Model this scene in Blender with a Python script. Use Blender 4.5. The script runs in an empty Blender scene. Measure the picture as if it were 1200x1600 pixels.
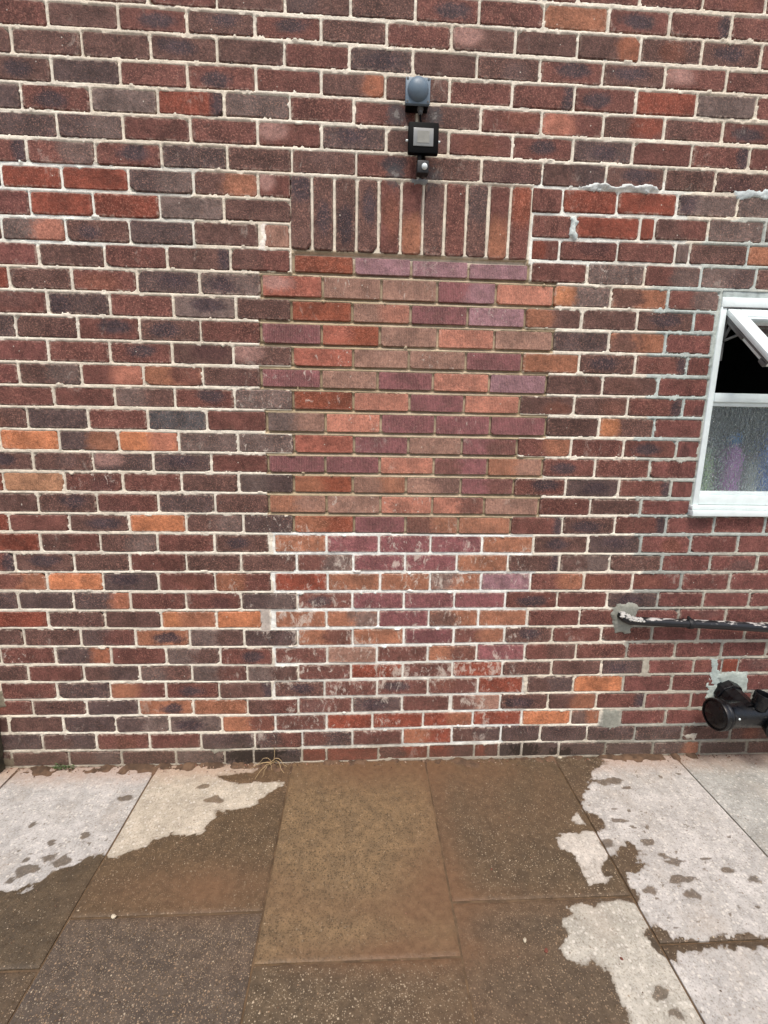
import bpy, math, random
import numpy as np
from mathutils import Vector, Matrix

random.seed(7)
rng = np.random.default_rng(7)
S = bpy.context.scene
COL = S.collection

# ------------------------------------------------------------------ camera, sky, sun, exposure
cam_d = bpy.data.cameras.new('camera')
cam = bpy.data.objects.new('camera', cam_d); COL.objects.link(cam)
R = ((0.99864, -0.0177385, -0.0490257), (0.0079088, 0.9810003, -0.1938449), (0.0515328, 0.1931936, 0.9798064))
def w2b(v): return Vector((v[0], v[2], -v[1]))
right, up, back = w2b(R[0]), -w2b(R[1]), -w2b(R[2])
m = Matrix((right, up, back)).transposed().to_4x4()
m.translation = Vector((0, -1.901, 1.5369))
cam.matrix_world = m
cam_d.sensor_fit = 'HORIZONTAL'; cam_d.sensor_width = 36; cam_d.lens = 737.89/1200*36
cam_d.clip_start = 0.02; cam_d.clip_end = 500
S.camera = cam

SUN_EL, SUN_AZ = 60, -18      # degrees; azimuth measured from straight in front of the wall, to the left
wd = bpy.data.worlds.new('World'); S.world = wd; wd.use_nodes = True
nt = wd.node_tree; bg = nt.nodes['Background']
sky = nt.nodes.new('ShaderNodeTexSky'); sky.sky_type = 'NISHITA'; sky.sun_disc = False
sky.sun_elevation = math.radians(SUN_EL); sky.sun_rotation = math.radians(180+SUN_AZ)
sky.dust_density = 4.0; sky.air_density = 1.0; sky.ozone_density = 1.0
nt.links.new(sky.outputs[0], bg.inputs[0]); bg.inputs[1].default_value = 0.12
sl = bpy.data.lights.new('sun', 'SUN'); so = bpy.data.objects.new('sun', sl); COL.objects.link(so)
sl.energy = 1.45; sl.angle = math.radians(12); sl.color = (1, 0.95, 0.88)
az = math.radians(SUN_AZ); el = math.radians(SUN_EL)
dirn = Vector((math.sin(az)*math.cos(el), -math.cos(az)*math.cos(el), math.sin(el)))
so.rotation_euler = dirn.to_track_quat('Z', 'Y').to_euler()
so.location = (-1, -3, 5)
S.view_settings.view_transform = 'Standard'; S.view_settings.look = 'None'
S.view_settings.gamma = 1; S.view_settings.use_curve_mapping = False
S.view_settings.exposure = 0.57

# ------------------------------------------------------------------ helpers
def lin(c, k=1.0):
    o = []
    for v in c:
        v /= 255.0
        o.append((v/12.92 if v <= .04045 else ((v+.055)/1.055)**2.4)*k)
    return tuple(o)

def empty(name, loc=(0, 0, 0)):
    o = bpy.data.objects.new(name, None); COL.objects.link(o); o.location = loc
    o.empty_display_size = .1
    return o

def tag(o, label=None, cat=None, group=None, kind=None):
    if label: o['label'] = label
    if cat: o['category'] = cat
    if group: o['group'] = group
    if kind: o['kind'] = kind
    return o

def mesh(name, V, F, mat=None, parent=None, smooth=False, loc=None):
    me = bpy.data.meshes.new(name); me.from_pydata([tuple(v) for v in V], [], F); me.update()
    if smooth: me.polygons.foreach_set('use_smooth', [True]*len(me.polygons))
    o = bpy.data.objects.new(name, me); COL.objects.link(o)
    if mat: me.materials.append(mat)
    if parent: o.parent = parent
    if loc: o.location = loc
    return o

class MB:
    def __init__(s): s.V = []; s.F = []
    def add(s, V, F):
        n = len(s.V); s.V += [tuple(v) for v in V]; s.F += [tuple(i+n for i in f) for f in F]; return s
    def box(s, a, b, bev=0.0):
        x0, y0, z0 = a; x1, y1, z1 = b
        if bev <= 0:
            V = [(x, y, z) for x in (x0, x1) for y in (y0, y1) for z in (z0, z1)]
            return s.add(V, [(0, 1, 3, 2), (4, 6, 7, 5), (0, 4, 5, 1), (2, 3, 7, 6), (0, 2, 6, 4), (1, 5, 7, 3)])
        import bmesh
        bm = bmesh.new(); bmesh.ops.create_cube(bm, size=1)
        for v in bm.verts:
            v.co = Vector((x0+(v.co.x+.5)*(x1-x0), y0+(v.co.y+.5)*(y1-y0), z0+(v.co.z+.5)*(z1-z0)))
        bmesh.ops.bevel(bm, geom=bm.edges[:], offset=bev, segments=2, affect='EDGES', profile=.5)
        bm.verts.index_update()
        s.add([v.co[:] for v in bm.verts], [tuple(v.index for v in f.verts) for f in bm.faces]); bm.free()
        return s
    def tube(s, pts, rad, n=16, caps=True):
        pts = [Vector(p) for p in pts]
        rs = rad if isinstance(rad, (list, tuple)) else [rad]*len(pts)
        V = []; F = []; prev = None
        for i, p in enumerate(pts):
            t = (pts[min(i+1, len(pts)-1)]-pts[max(i-1, 0)]).normalized()
            if prev is None:
                a = Vector((0, 0, 1)) if abs(t.z) < .9 else Vector((1, 0, 0))
                u = t.cross(a).normalized()
            else: u = (prev-t*prev.dot(t)).normalized()
            prev = u; w = t.cross(u)
            for k in range(n):
                an = 2*math.pi*k/n
                V.append(p+(u*math.cos(an)+w*math.sin(an))*rs[i])
        for i in range(len(pts)-1):
            for k in range(n):
                F.append((i*n+k, i*n+(k+1) % n, (i+1)*n+(k+1) % n, (i+1)*n+k))
        if caps: F.append(tuple(range(n-1, -1, -1))); F.append(tuple((len(pts)-1)*n+k for k in range(n)))
        return s.add(V, F)
    def lathe(s, origin, axis, prof, n=32):
        # prof: list of (radius, distance along axis)
        o = Vector(origin); t = Vector(axis).normalized()
        a = Vector((0, 0, 1)) if abs(t.z) < .9 else Vector((1, 0, 0))
        u = t.cross(a).normalized(); w = t.cross(u); V = []; F = []
        for r, h in prof:
            for k in range(n):
                an = 2*math.pi*k/n; V.append(o+t*h+(u*math.cos(an)+w*math.sin(an))*max(r, 1e-5))
        for i in range(len(prof)-1):
            for k in range(n): F.append((i*n+k, i*n+(k+1) % n, (i+1)*n+(k+1) % n, (i+1)*n+k))
        return s.add(V, F)
    def build(s, name, mat, parent=None, smooth=False):
        o = mesh(name, s.V, s.F, mat, parent, smooth)
        if smooth:
            me = o.data
            try:
                me.set_sharp_from_angle(angle=math.radians(35))
            except Exception: pass
        return o

# --- numpy value noise (smooth, tileless)
_P = rng.random((256, 256))
def vnoise(x, y, sc, off=0):
    x = np.asarray(x)*sc+off*17.31+500; y = np.asarray(y)*sc+off*9.77+500
    xi = np.floor(x).astype(int); yi = np.floor(y).astype(int); fx = x-xi; fy = y-yi
    fx = fx*fx*(3-2*fx); fy = fy*fy*(3-2*fy)
    g = lambda a, b: _P[a & 255, b & 255]
    return (g(xi, yi)*(1-fx)+g(xi+1, yi)*fx)*(1-fy)+(g(xi, yi+1)*(1-fx)+g(xi+1, yi+1)*fx)*fy
def fnoise(x, y, sc, off=0, oct=3):
    t = 0; a = 1; s = 0
    for i in range(oct): t = t+vnoise(x, y, sc*2**i, off+i)*a; s += a; a *= .5
    return t/s
def sstep(a, b, v):
    t = np.clip((v-a)/(b-a), 0, 1); return t*t*(3-2*t)

# --- node helpers
class N:
    def __init__(s, name):
        s.m = bpy.data.materials.new(name); s.m.use_nodes = True; s.t = s.m.node_tree
        s.b = s.t.nodes['Principled BSDF']; s.out = s.t.nodes['Material Output']
    def n(s, typ, **kw):
        x = s.t.nodes.new(typ)
        for k, v in kw.items(): setattr(x, k, v)
        return x
    def L(s, a, b): s.t.links.new(a, b)
    def put(s, sock, v):
        if hasattr(v, 'is_output') or isinstance(v, bpy.types.NodeSocket): s.L(v, sock)
        else:
            if sock.type == 'RGBA' and len(v) == 3: v = tuple(v)+(1,)
            sock.default_value = v
    def math(s, op, a, b=0.0, c=None, clamp=False):
        x = s.n('ShaderNodeMath', operation=op, use_clamp=clamp); s.put(x.inputs[0], a); s.put(x.inputs[1], b)
        if c is not None: s.put(x.inputs[2], c)
        return x.outputs[0]
    def vm(s, op, a, b=(0, 0, 0)):
        x = s.n('ShaderNodeVectorMath', operation=op); s.put(x.inputs[0], a); s.put(x.inputs[1], b)
        return x.outputs['Value'] if op in ('DISTANCE', 'LENGTH', 'DOT_PRODUCT') else x.outputs[0]
    def mix(s, f, a, b, mode='MIX'):
        x = s.n('ShaderNodeMix', data_type='RGBA', blend_type=mode); s.put(x.inputs[0], f); s.put(x.inputs[6], a); s.put(x.inputs[7], b)
        return x.outputs[2]
    def ss(s, v, lo, hi, a=0.0, b=1.0):
        x = s.n('ShaderNodeMapRange', interpolation_type='SMOOTHSTEP'); s.put(x.inputs[0], v)
        for i, q in enumerate((lo, hi, a, b)): s.put(x.inputs[i+1], q)
        return x.outputs[0]
    def noise(s, v, sc, det=3.0, rough=.55, dist=0.0):
        x = s.n('ShaderNodeTexNoise'); s.put(x.inputs['Vector'], v); x.inputs['Scale'].default_value = sc
        x.inputs['Detail'].default_value = det; x.inputs['Roughness'].default_value = rough; x.inputs['Distortion'].default_value = dist
        return x.outputs[0]
    def vor(s, v, sc, feat='F1'):
        x = s.n('ShaderNodeTexVoronoi', feature=feat); s.put(x.inputs['Vector'], v); x.inputs['Scale'].default_value = sc
        return x
    def attr(s, name, obj=False):
        x = s.n('ShaderNodeAttribute'); x.attribute_name = name; x.attribute_type = 'OBJECT' if obj else 'GEOMETRY'
        return x
    def sep(s, v):
        x = s.n('ShaderNodeSeparateXYZ'); s.put(x.inputs[0], v); return x.outputs
    def comb(s, a, b, c):
        x = s.n('ShaderNodeCombineXYZ')
        for i, q in enumerate((a, b, c)): s.put(x.inputs[i], q)
        return x.outputs[0]
    def bump(s, h, st=.5, dist=.002, normal=None):
        x = s.n('ShaderNodeBump'); x.inputs['Strength'].default_value = st; x.inputs['Distance'].default_value = dist
        s.put(x.inputs['Height'], h)
        if normal is not None: s.L(normal, x.inputs['Normal'])
        return x.outputs[0]
    def fin(s, col=None, rough=None, normal=None, **kw):
        if col is not None: s.put(s.b.inputs['Base Color'], col)
        if rough is not None: s.put(s.b.inputs['Roughness'], rough)
        if normal is not None: s.L(normal, s.b.inputs['Normal'])
        for k, v in kw.items(): s.put(s.b.inputs[k.replace('_', ' ')], v)
        return s.m
    def pos(s): return s.n('ShaderNodeNewGeometry').outputs['Position']

def brick_material(name, objmode):
    """fired clay: ground colour, a second firing colour in a soft patch, grit, lime scuffs"""
    k = N(name)
    at = lambda q: k.attr(q, objmode)
    c1 = at('c1').outputs['Color']; c2 = at('c2').outputs['Color']
    ma = k.sep(at('patch').outputs['Vector']); mh = k.sep(at('spread').outputs['Vector']); ex = k.sep(at('extra').outputs['Vector'])
    if objmode: loc = k.n('ShaderNodeTexCoord').outputs['Object']
    else: loc = k.attr('loc').outputs['Vector']
    sx = k.sep(loc)
    seed = ex[2]
    sv = k.vm('ADD', loc, k.comb(seed, k.math('MULTIPLY', seed, 3.7), k.math('MULTIPLY', seed, 1.9)))
    n1 = k.noise(sv, 16, 4, .6); n2 = k.noise(sv, 210, 3, .7); n3 = k.noise(sv, 75, 3, .6); n4 = k.noise(sv, 38, 2, .5, 1.5)
    dx = k.math('DIVIDE', k.math('SUBTRACT', sx[0], ma[0]), mh[0]); dz = k.math('DIVIDE', k.math('SUBTRACT', sx[2], ma[1]), mh[1])
    d = k.math('SQRT', k.math('ADD', k.math('MULTIPLY', dx, dx), k.math('MULTIPLY', dz, dz)))
    d = k.math('ADD', d, k.math('MULTIPLY', k.math('SUBTRACT', n1, .5), 1.5))
    d = k.math('ADD', d, k.math('MULTIPLY', k.math('SUBTRACT', n3, .5), .7))
    mask = k.math('MULTIPLY', k.ss(d, 1.35, .55), ma[2])
    col = k.mix(mask, c1, c2)
    # uneven firing
    tone = k.ss(n1, .25, .75, .72, 1.3)
    col = k.mix(1.0, col, k.comb(tone, tone, tone), 'MULTIPLY')
    t3 = k.ss(n3, .3, .7, .84, 1.18)
    col = k.mix(1.0, col, k.comb(t3, t3, t3), 'MULTIPLY')
    # brownish grey bloom
    col = k.mix(k.math('MULTIPLY', k.ss(n4, .5, .75), .2), col, lin((112, 88, 74)))
    # grit specks, light and dark; only on the rough old bricks
    notrib = k.math('MULTIPLY', k.math('SUBTRACT', 1.0, mh[2]), k.ss(k.math('FRACT', k.math('MULTIPLY', seed, 7.3)), 0, 1, .25, 1.15))
    lt = k.mix(.55, k.mix(1.0, col, (2.3, 2.1, 2.0), 'MULTIPLY'), lin((176, 126, 108)))
    col = k.mix(k.math('MULTIPLY', k.ss(n2, .53, .66, 0, .8), k.ss(notrib, 0, 1, .35, 1)), col, lt)
    col = k.mix(k.ss(n2, .46, .32, 0, .75), col, k.mix(1.0, col, (.42, .4, .42), 'MULTIPLY'))
    # drag-wire ribs on the newer bricks
    wv = k.n('ShaderNodeTexWave', wave_type='BANDS', bands_direction='X'); k.L(sv, wv.inputs['Vector'])
    wv.inputs['Scale'].default_value = 48; wv.inputs['Distortion'].default_value = 3.0; wv.inputs['Detail'].default_value = 2; wv.inputs['Detail Scale'].default_value = 3
    rib = k.math('MULTIPLY', wv.outputs['Fac'], mh[2])
    rf = k.math('MULTIPLY', rib, .3)
    col = k.mix(rf, col, k.mix(.5, k.mix(1.0, col, (1.5, 1.5, 1.5), 'MULTIPLY'), lin((190, 160, 145))))
    # pale lime film along the arrises
    ax = k.math('ABSOLUTE', sx[0]); az_ = k.math('ABSOLUTE', sx[2])
    edge = k.math('MAXIMUM', k.ss(ax, .096, .108), k.ss(az_, .025, .036))
    edge = k.math('MULTIPLY', edge, k.math('MULTIPLY', k.ss(n3, .42, .66), ex[1]))
    col = k.mix(edge, col, lin((190, 172, 155)))
    # splashes and scrapes of lime
    s1 = k.noise(k.vm('MULTIPLY', sv, (1.6, 1, .8)), 30, 5, .72, .8)
    thr = k.math('SUBTRACT', .745, k.math('MULTIPLY', ex[0], .21))
    wm = k.ss(k.math('SUBTRACT', s1, thr), 0, .10)
    wm = k.math('MULTIPLY', wm, k.ss(ex[0], 0, .15))
    col = k.mix(k.math('MULTIPLY', wm, .78), col, lin((206, 192, 178)))
    # small crumbs of white paint/mortar
    vr = k.vor(sv, 55); rr = k.sep(vr.outputs['Color'])
    cr = k.math('MULTIPLY', k.ss(vr.outputs['Distance'], .16, .09), k.ss(rr[0], .965, .97))
    col = k.mix(k.math('MULTIPLY', cr, .8), col, lin((205, 195, 180)))
    # place-bound dirt: splash zone above the paving, grey runs under the old fixings
    P = k.pos(); ps = k.sep(P)
    wn = k.noise(P, 9, 4, .6)
    low = k.math('MULTIPLY', k.ss(k.math('ADD', ps[2], k.math('MULTIPLY', wn, .16)), .24, .08), .42)
    col = k.mix(low, col, lin((96, 82, 68)))
    for (fx, fz) in ((.117, 2.60), (.250, 2.60), (.119, 2.405), (.256, 2.405)):
        dd = k.vm('DISTANCE', k.vm('MULTIPLY', P, (1, 0, .8)), (fx, 0, fz*.8-.008))
        dd = k.math('ADD', dd, k.math('ADD', k.math('MULTIPLY', k.math('SUBTRACT', wn, .5), .05), k.math('MULTIPLY', k.math('SUBTRACT', n3, .5), .055)))
        col = k.mix(k.ss(dd, .046, .016, 0, .7), col, lin((74, 74, 76)))
        col = k.mix(k.ss(dd, .013, .002, 0, .55), col, lin((150, 146, 140)))
    # lime washed down over the lower infill and the old work beside it
    bx = k.math('MULTIPLY', k.ss(k.math('ADD', ps[0], k.math('MULTIPLY', wn, .3)), -.52, -.18), k.ss(k.math('SUBTRACT', ps[0], k.math('MULTIPLY', wn, .3)), .72, .42))
    bz = k.math('MULTIPLY', k.ss(ps[2], 1.16, 1.02), k.ss(ps[2], .04, .2))
    area = k.math('ADD', k.math('MULTIPLY', bx, bz), .12)
    f1 = k.noise(k.vm('MULTIPLY', P, (1, 1, .55)), 34, 6, .78, .6); f2 = k.noise(P, 6, 3, .5)
    fm = k.ss(k.math('ADD', k.math('ADD', f1, k.math('MULTIPLY', f2, .75)), k.math('MULTIPLY', area, .085)), 1.02, 1.15)
    col = k.mix(k.math('MULTIPLY', fm, k.math('MULTIPLY', k.ss(area, .1, .9, .2, .62), 1.0)), col, lin((216, 203, 188)))
    # damp moss at the foot left of the doorway, black tar at the right
    for (fx, fz, rx) in ((-.46, .04, .14), (.775, .04, .07), (.94, .01, .06)):
        dd = k.vm('DISTANCE', k.vm('MULTIPLY', P, (1/rx, 0, 1/.045)), (fx/rx, 0, fz/.045))
        dd = k.math('ADD', dd, k.math('MULTIPLY', k.math('SUBTRACT', n4, .5), 2.2))
        col = k.mix(k.ss(dd, 1.1, .8, 0, .8), col, lin((46, 38, 30)))
    h = k.math('ADD', k.math('MULTIPLY', n2, .5), k.math('ADD', k.math('MULTIPLY', n3, .8), k.math('MULTIPLY', rib, .35)))
    nm = k.bump(h, .95, .0032)
    return k.fin(col, .82, nm, Specular_IOR_Level=.3)

def mortar_material():
    k = N('mortar'); P = k.pos(); c = k.attr('mcol').outputs['Color']
    n1 = k.noise(P, 14, 4, .6); n2 = k.noise(P, 240, 3, .6); n3 = k.noise(P, 60, 4, .65)
    t = k.ss(n1, .25, .75, .8, 1.14); col = k.mix(1.0, c, k.comb(t, t, t), 'MULTIPLY')
    t = k.ss(n3, .3, .7, .86, 1.1); col = k.mix(1.0, col, k.comb(t, t, t), 'MULTIPLY')
    col = k.mix(k.ss(n2, .42, .3, 0, .4), col, k.mix(1.0, col, (.5, .46, .4), 'MULTIPLY'))
    col = k.mix(k.ss(n3, .62, .75, 0, .35), col, lin((130, 105, 88)))
    h = k.math('ADD', k.math('MULTIPLY', n2, .5), n3)
    return k.fin(col, .92, k.bump(h, .7, .002), Specular_IOR_Level=.2)

def slab_material():
    k = N('paving_concrete'); P = k.pos()
    w0 = k.attr('wet').outputs['Fac']; silt = k.attr('silt').outputs['Fac']
    wc = k.attr('wetcol', True).outputs['Color']; dc = k.attr('drycol', True).outputs['Color']
    ex = k.sep(k.attr('extra', True).outputs['Vector'])     # light aggregate, dark aggregate, seed
    n1 = k.noise(P, 5, 5, .6); n2 = k.noise(P, 42, 4, .6); n3 = k.noise(P, 170, 3, .7); n4 = k.noise(P, 17, 4, .65)
    w = k.math('ADD', w0, k.math('ADD', k.math('MULTIPLY', k.math('SUBTRACT', n2, .5), .9), k.math('MULTIPLY', k.math('SUBTRACT', n3, .5), .7)))
    damp = k.math('ADD', k.attr('damp').outputs['Fac'], k.math('ADD', k.math('MULTIPLY', k.math('SUBTRACT', n2, .5), .8), k.math('MULTIPLY', k.math('SUBTRACT', n3, .5), .8)))
    wet = k.math('MAXIMUM', k.ss(w, .40, .66), k.ss(w, .12, .5, 0, .34))
    wet = k.math('MAXIMUM', wet, k.ss(damp, .3, .7, 0, .82))
    # dry face: pale worn concrete, exposed aggregate
    dry = k.mix(k.ss(n1, .35, .65), dc, k.mix(1.0, dc, (.80, .80, .79), 'MULTIPLY'))
    t = k.ss(n4, .3, .7, .84, 1.1); dry = k.mix(1.0, dry, k.comb(t, t, t), 'MULTIPLY')
    t = k.ss(n2, .3, .7, .86, 1.1); dry = k.mix(1.0, dry, k.comb(t, t, t), 'MULTIPLY')
    vg = k.vor(P, 150); rg = k.sep(vg.outputs['Color']); vh = k.vor(P, 85); rh = k.sep(vh.outputs['Color'])
    dry = k.mix(k.math('MULTIPLY', k.ss(vg.outputs['Distance'], .55, .3), k.ss(rg[0], .62, .7, 0, .42)), dry, lin((142, 132, 118)))
    dry = k.mix(k.math('MULTIPLY', k.ss(vh.outputs['Distance'], .5, .3), k.ss(rh[0], .7, .76, 0, .5)), dry, lin((226, 220, 208)))
    dry = k.mix(k.math('MULTIPLY', k.ss(vh.outputs['Distance'], .3, .15), k.ss(rh[1], .93, .95, 0, .7)), dry, lin((120, 100, 84)))
    dry = k.mix(k.ss(n3, .47, .34, 0, .75), dry, k.mix(1.0, dry, (.55, .53, .5), 'MULTIPLY'))
    dry = k.mix(k.ss(n3, .6, .72, 0, .5), dry, lin((238, 234, 228)))
    # pinkish brick dust, and grime near the wall
    ps = k.sep(P)
    dust = k.ss(k.math('ADD', ps[1], k.math('MULTIPLY', n4, .12)), -.09, .06, 0, .65)
    dry = k.mix(dust, dry, lin((170, 138, 116)))
    dry = k.mix(k.ss(n1, .52, .7, 0, .25), dry, lin((198, 184, 168)))
    # wet face
    wt = k.mix(k.ss(n4, .35, .65), wc, k.mix(1.0, wc, (.72, .74, .78), 'MULTIPLY'))
    wt = k.mix(k.math('MULTIPLY', silt, k.ss(n1, .2, .6, .5, 1)), wt, lin((114, 88, 66)))
    t = k.ss(n2, .3, .7, .84, 1.14); wt = k.mix(1.0, wt, k.comb(t, t, t), 'MULTIPLY')
    wt = k.mix(k.ss(n3, .42, .3, 0, .6), wt, k.mix(1.0, wt, (.55, .52, .5), 'MULTIPLY'))
    # aggregate of three sizes
    cover = k.math('SUBTRACT', 1.0, k.math('MULTIPLY', silt, .85))
    for sc, pr, rad in ((88, .84, .27), (150, .76, .32), (240, .72, .36)):
        v = k.vor(P, sc); r = k.sep(v.outputs['Color'])
        p = k.ss(r[0], k.math('SUBTRACT', 1.0, k.math('MULTIPLY', ex[0], 1-pr)), 1.0001, 0, 1)
        sp = k.math('MULTIPLY', k.ss(v.outputs['Distance'], rad*1.1, rad*.6), k.ss(r[0], k.math('SUBTRACT', .999, k.math('MULTIPLY', ex[0], 1-pr)), k.math('SUBTRACT', 1.0, k.math('MULTIPLY', ex[0], 1-pr))))
        sp = k.math('MULTIPLY', k.math('MULTIPLY', sp, cover), k.ss(r[1], 0, 1, .35, .95))
        wt = k.mix(sp, wt, k.mix(r[2], lin((205, 188, 160)), lin((160, 132, 104))))
        dp = k.math('MULTIPLY', k.ss(v.outputs['Distance'], rad*1.5, rad*.9), k.ss(r[1], k.math('SUBTRACT', .999, k.math('MULTIPLY', ex[1], .5)), k.math('SUBTRACT', 1.0, k.math('MULTIPLY', ex[1], .5))))
        wt = k.mix(k.math('MULTIPLY', k.math('MULTIPLY', dp, .62), cover), wt, lin((74, 62, 46)))
    col = k.mix(wet, dry, wt)
    h = k.math('ADD', n3, k.math('MULTIPLY', n2, .8))
    nm = k.bump(h, .6, .0025)
    rough = k.ss(wet, 0, 1, .9, .38)
    return k.fin(col, rough, nm, Specular_IOR_Level=.3)

def plain(name, c, rough=.5, bump=0, sc=200, var=.15, spec=.5, **kw):
    k = N(name); P = k.pos(); n = k.noise(P, 25, 4, .6); nf = k.noise(P, sc, 3, .6)
    base = lin(c); t = k.ss(n, .3, .7, 1-var, 1+var)
    col = k.mix(1.0, base, k.comb(t, t, t), 'MULTIPLY')
    nm = k.bump(nf, bump, .001) if bump else None
    return k.fin(col, rough, nm, Specular_IOR_Level=spec, **kw)

M_brick = brick_material('fired_brick', True); M_brick_joined = brick_material('fired_brick_joined', False)
M_mortar = mortar_material(); M_slab = slab_material()
M_white = plain('white_frame', (230, 240, 238), .32, .15, 90, .05)
M_oldwhite = plain('weathered_white', (176, 186, 182), .6, .5, 120, .22)
M_black = plain('black_plastic', (2, 2, 3), .6, 0, 200, .1, .12)
M_soot = plain('dull_black_plastic', (20, 21, 23), .55, .3, 160, .25)
M_box = plain('grey_plastic', (104, 122, 136), .45, .1, 120, .06)
M_gasket = plain('grey_fitting', (92, 92, 90), .5, .2, 100, .15)
M_dark = plain('interior_paint', (52, 56, 56), .9)
M_soil = plain('soil', (96, 74, 56), .95, .8, 150, .4)
M_core = plain('blockwork', (110, 104, 96), .95)
M_ground = plain('concrete_ground', (150, 144, 136), .9, .4, 90, .15)

# ------------------------------------------------------------------ the wall, from measured courses
LINES = {-2:((507,2951),(1422,2953)),
-1:((512,2869),(1437,2871)),
0:((-1198,2790),(-321,2795),(518,2788),(1452,2787)),
1:((-1209,2708),(-323,2715),(524,2709),(1466,2710)),
2:((-1220,2629),(-325,2637),(530,2627),(1481,2627)),
3:((-1231,2545),(-328,2555),(536,2546),(1495,2549)),
4:((-1242,2463),(-330,2472),(541,2467),(1511,2465)),
5:((-1253,2384),(-332,2390),(547,2383),(1513,2386)),
6:((-1263,2306),(-335,2307),(553,2294),(1540,2304)),
7:((-1275,2218),(-337,2227),(560,2208),(1556,2220)),
8:((-1286,2135),(-340,2142),(565,2131),(1571,2138)),
9:((-1297,2053),(-342,2060),(571,2055),(1386,2051)),
10:((-1307,1975),(-344,1973),(577,1968),(1391,1971)),
11:((-1319,1890),(-347,1891),(582,1887),(1378,1891)),
12:((-1330,1805),(-349,1805),(588,1804),(1386,1807)),
13:((-1341,1721),(-352,1725),(594,1723),(1386,1723)),
14:((-1352,1638),(-354,1645),(600,1640),(1390,1643)),
15:((-1363,1558),(-356,1562),(606,1560),(1389,1562)),
16:((-1374,1475),(-359,1476),(612,1474),(1383,1476)),
17:((-1385,1391),(-361,1394),(618,1393),(1381,1395)),
18:((-1396,1312),(-364,1315),(623,1311),(1386,1309)),
19:((-1407,1229),(-366,1235),(629,1231),(1392,1228)),
20:((-1419,1145),(-368,1150),(635,1147),(1635,1158)),
21:((-1429,1068),(-371,1067),(641,1065),(1765,1077)),
22:((-1440,985),(-373,983),(647,984),(1781,988)),
23:((-1451,901),(-376,902),(653,902),(1796,906)),
24:((-1462,820),(-378,814),(659,818),(1812,817)),
25:((-1473,736),(-381,733),(664,736),(1826,739)),
26:((-1484,658),(-383,649),(670,652),(1841,659)),
27:((-1494,577),(-385,563),(676,574),(1855,581)),
28:((-1506,493),(-388,480),(682,491),(1870,499)),
29:((-1516,414),(-390,400),(687,416),(1885,419)),
30:((-1528,330),(-393,320),(693,331),(1901,328)),
31:((-1538,251),(-395,239),(699,247),(1917,242)),
32:((-1549,169),(-397,153),(705,169),(1933,154)),
33:((-1561,81),(-400,69),(711,83),(1949,69)),
34:((-1571,3),(-402,-7),(716,5),(1962,-4))}
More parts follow.
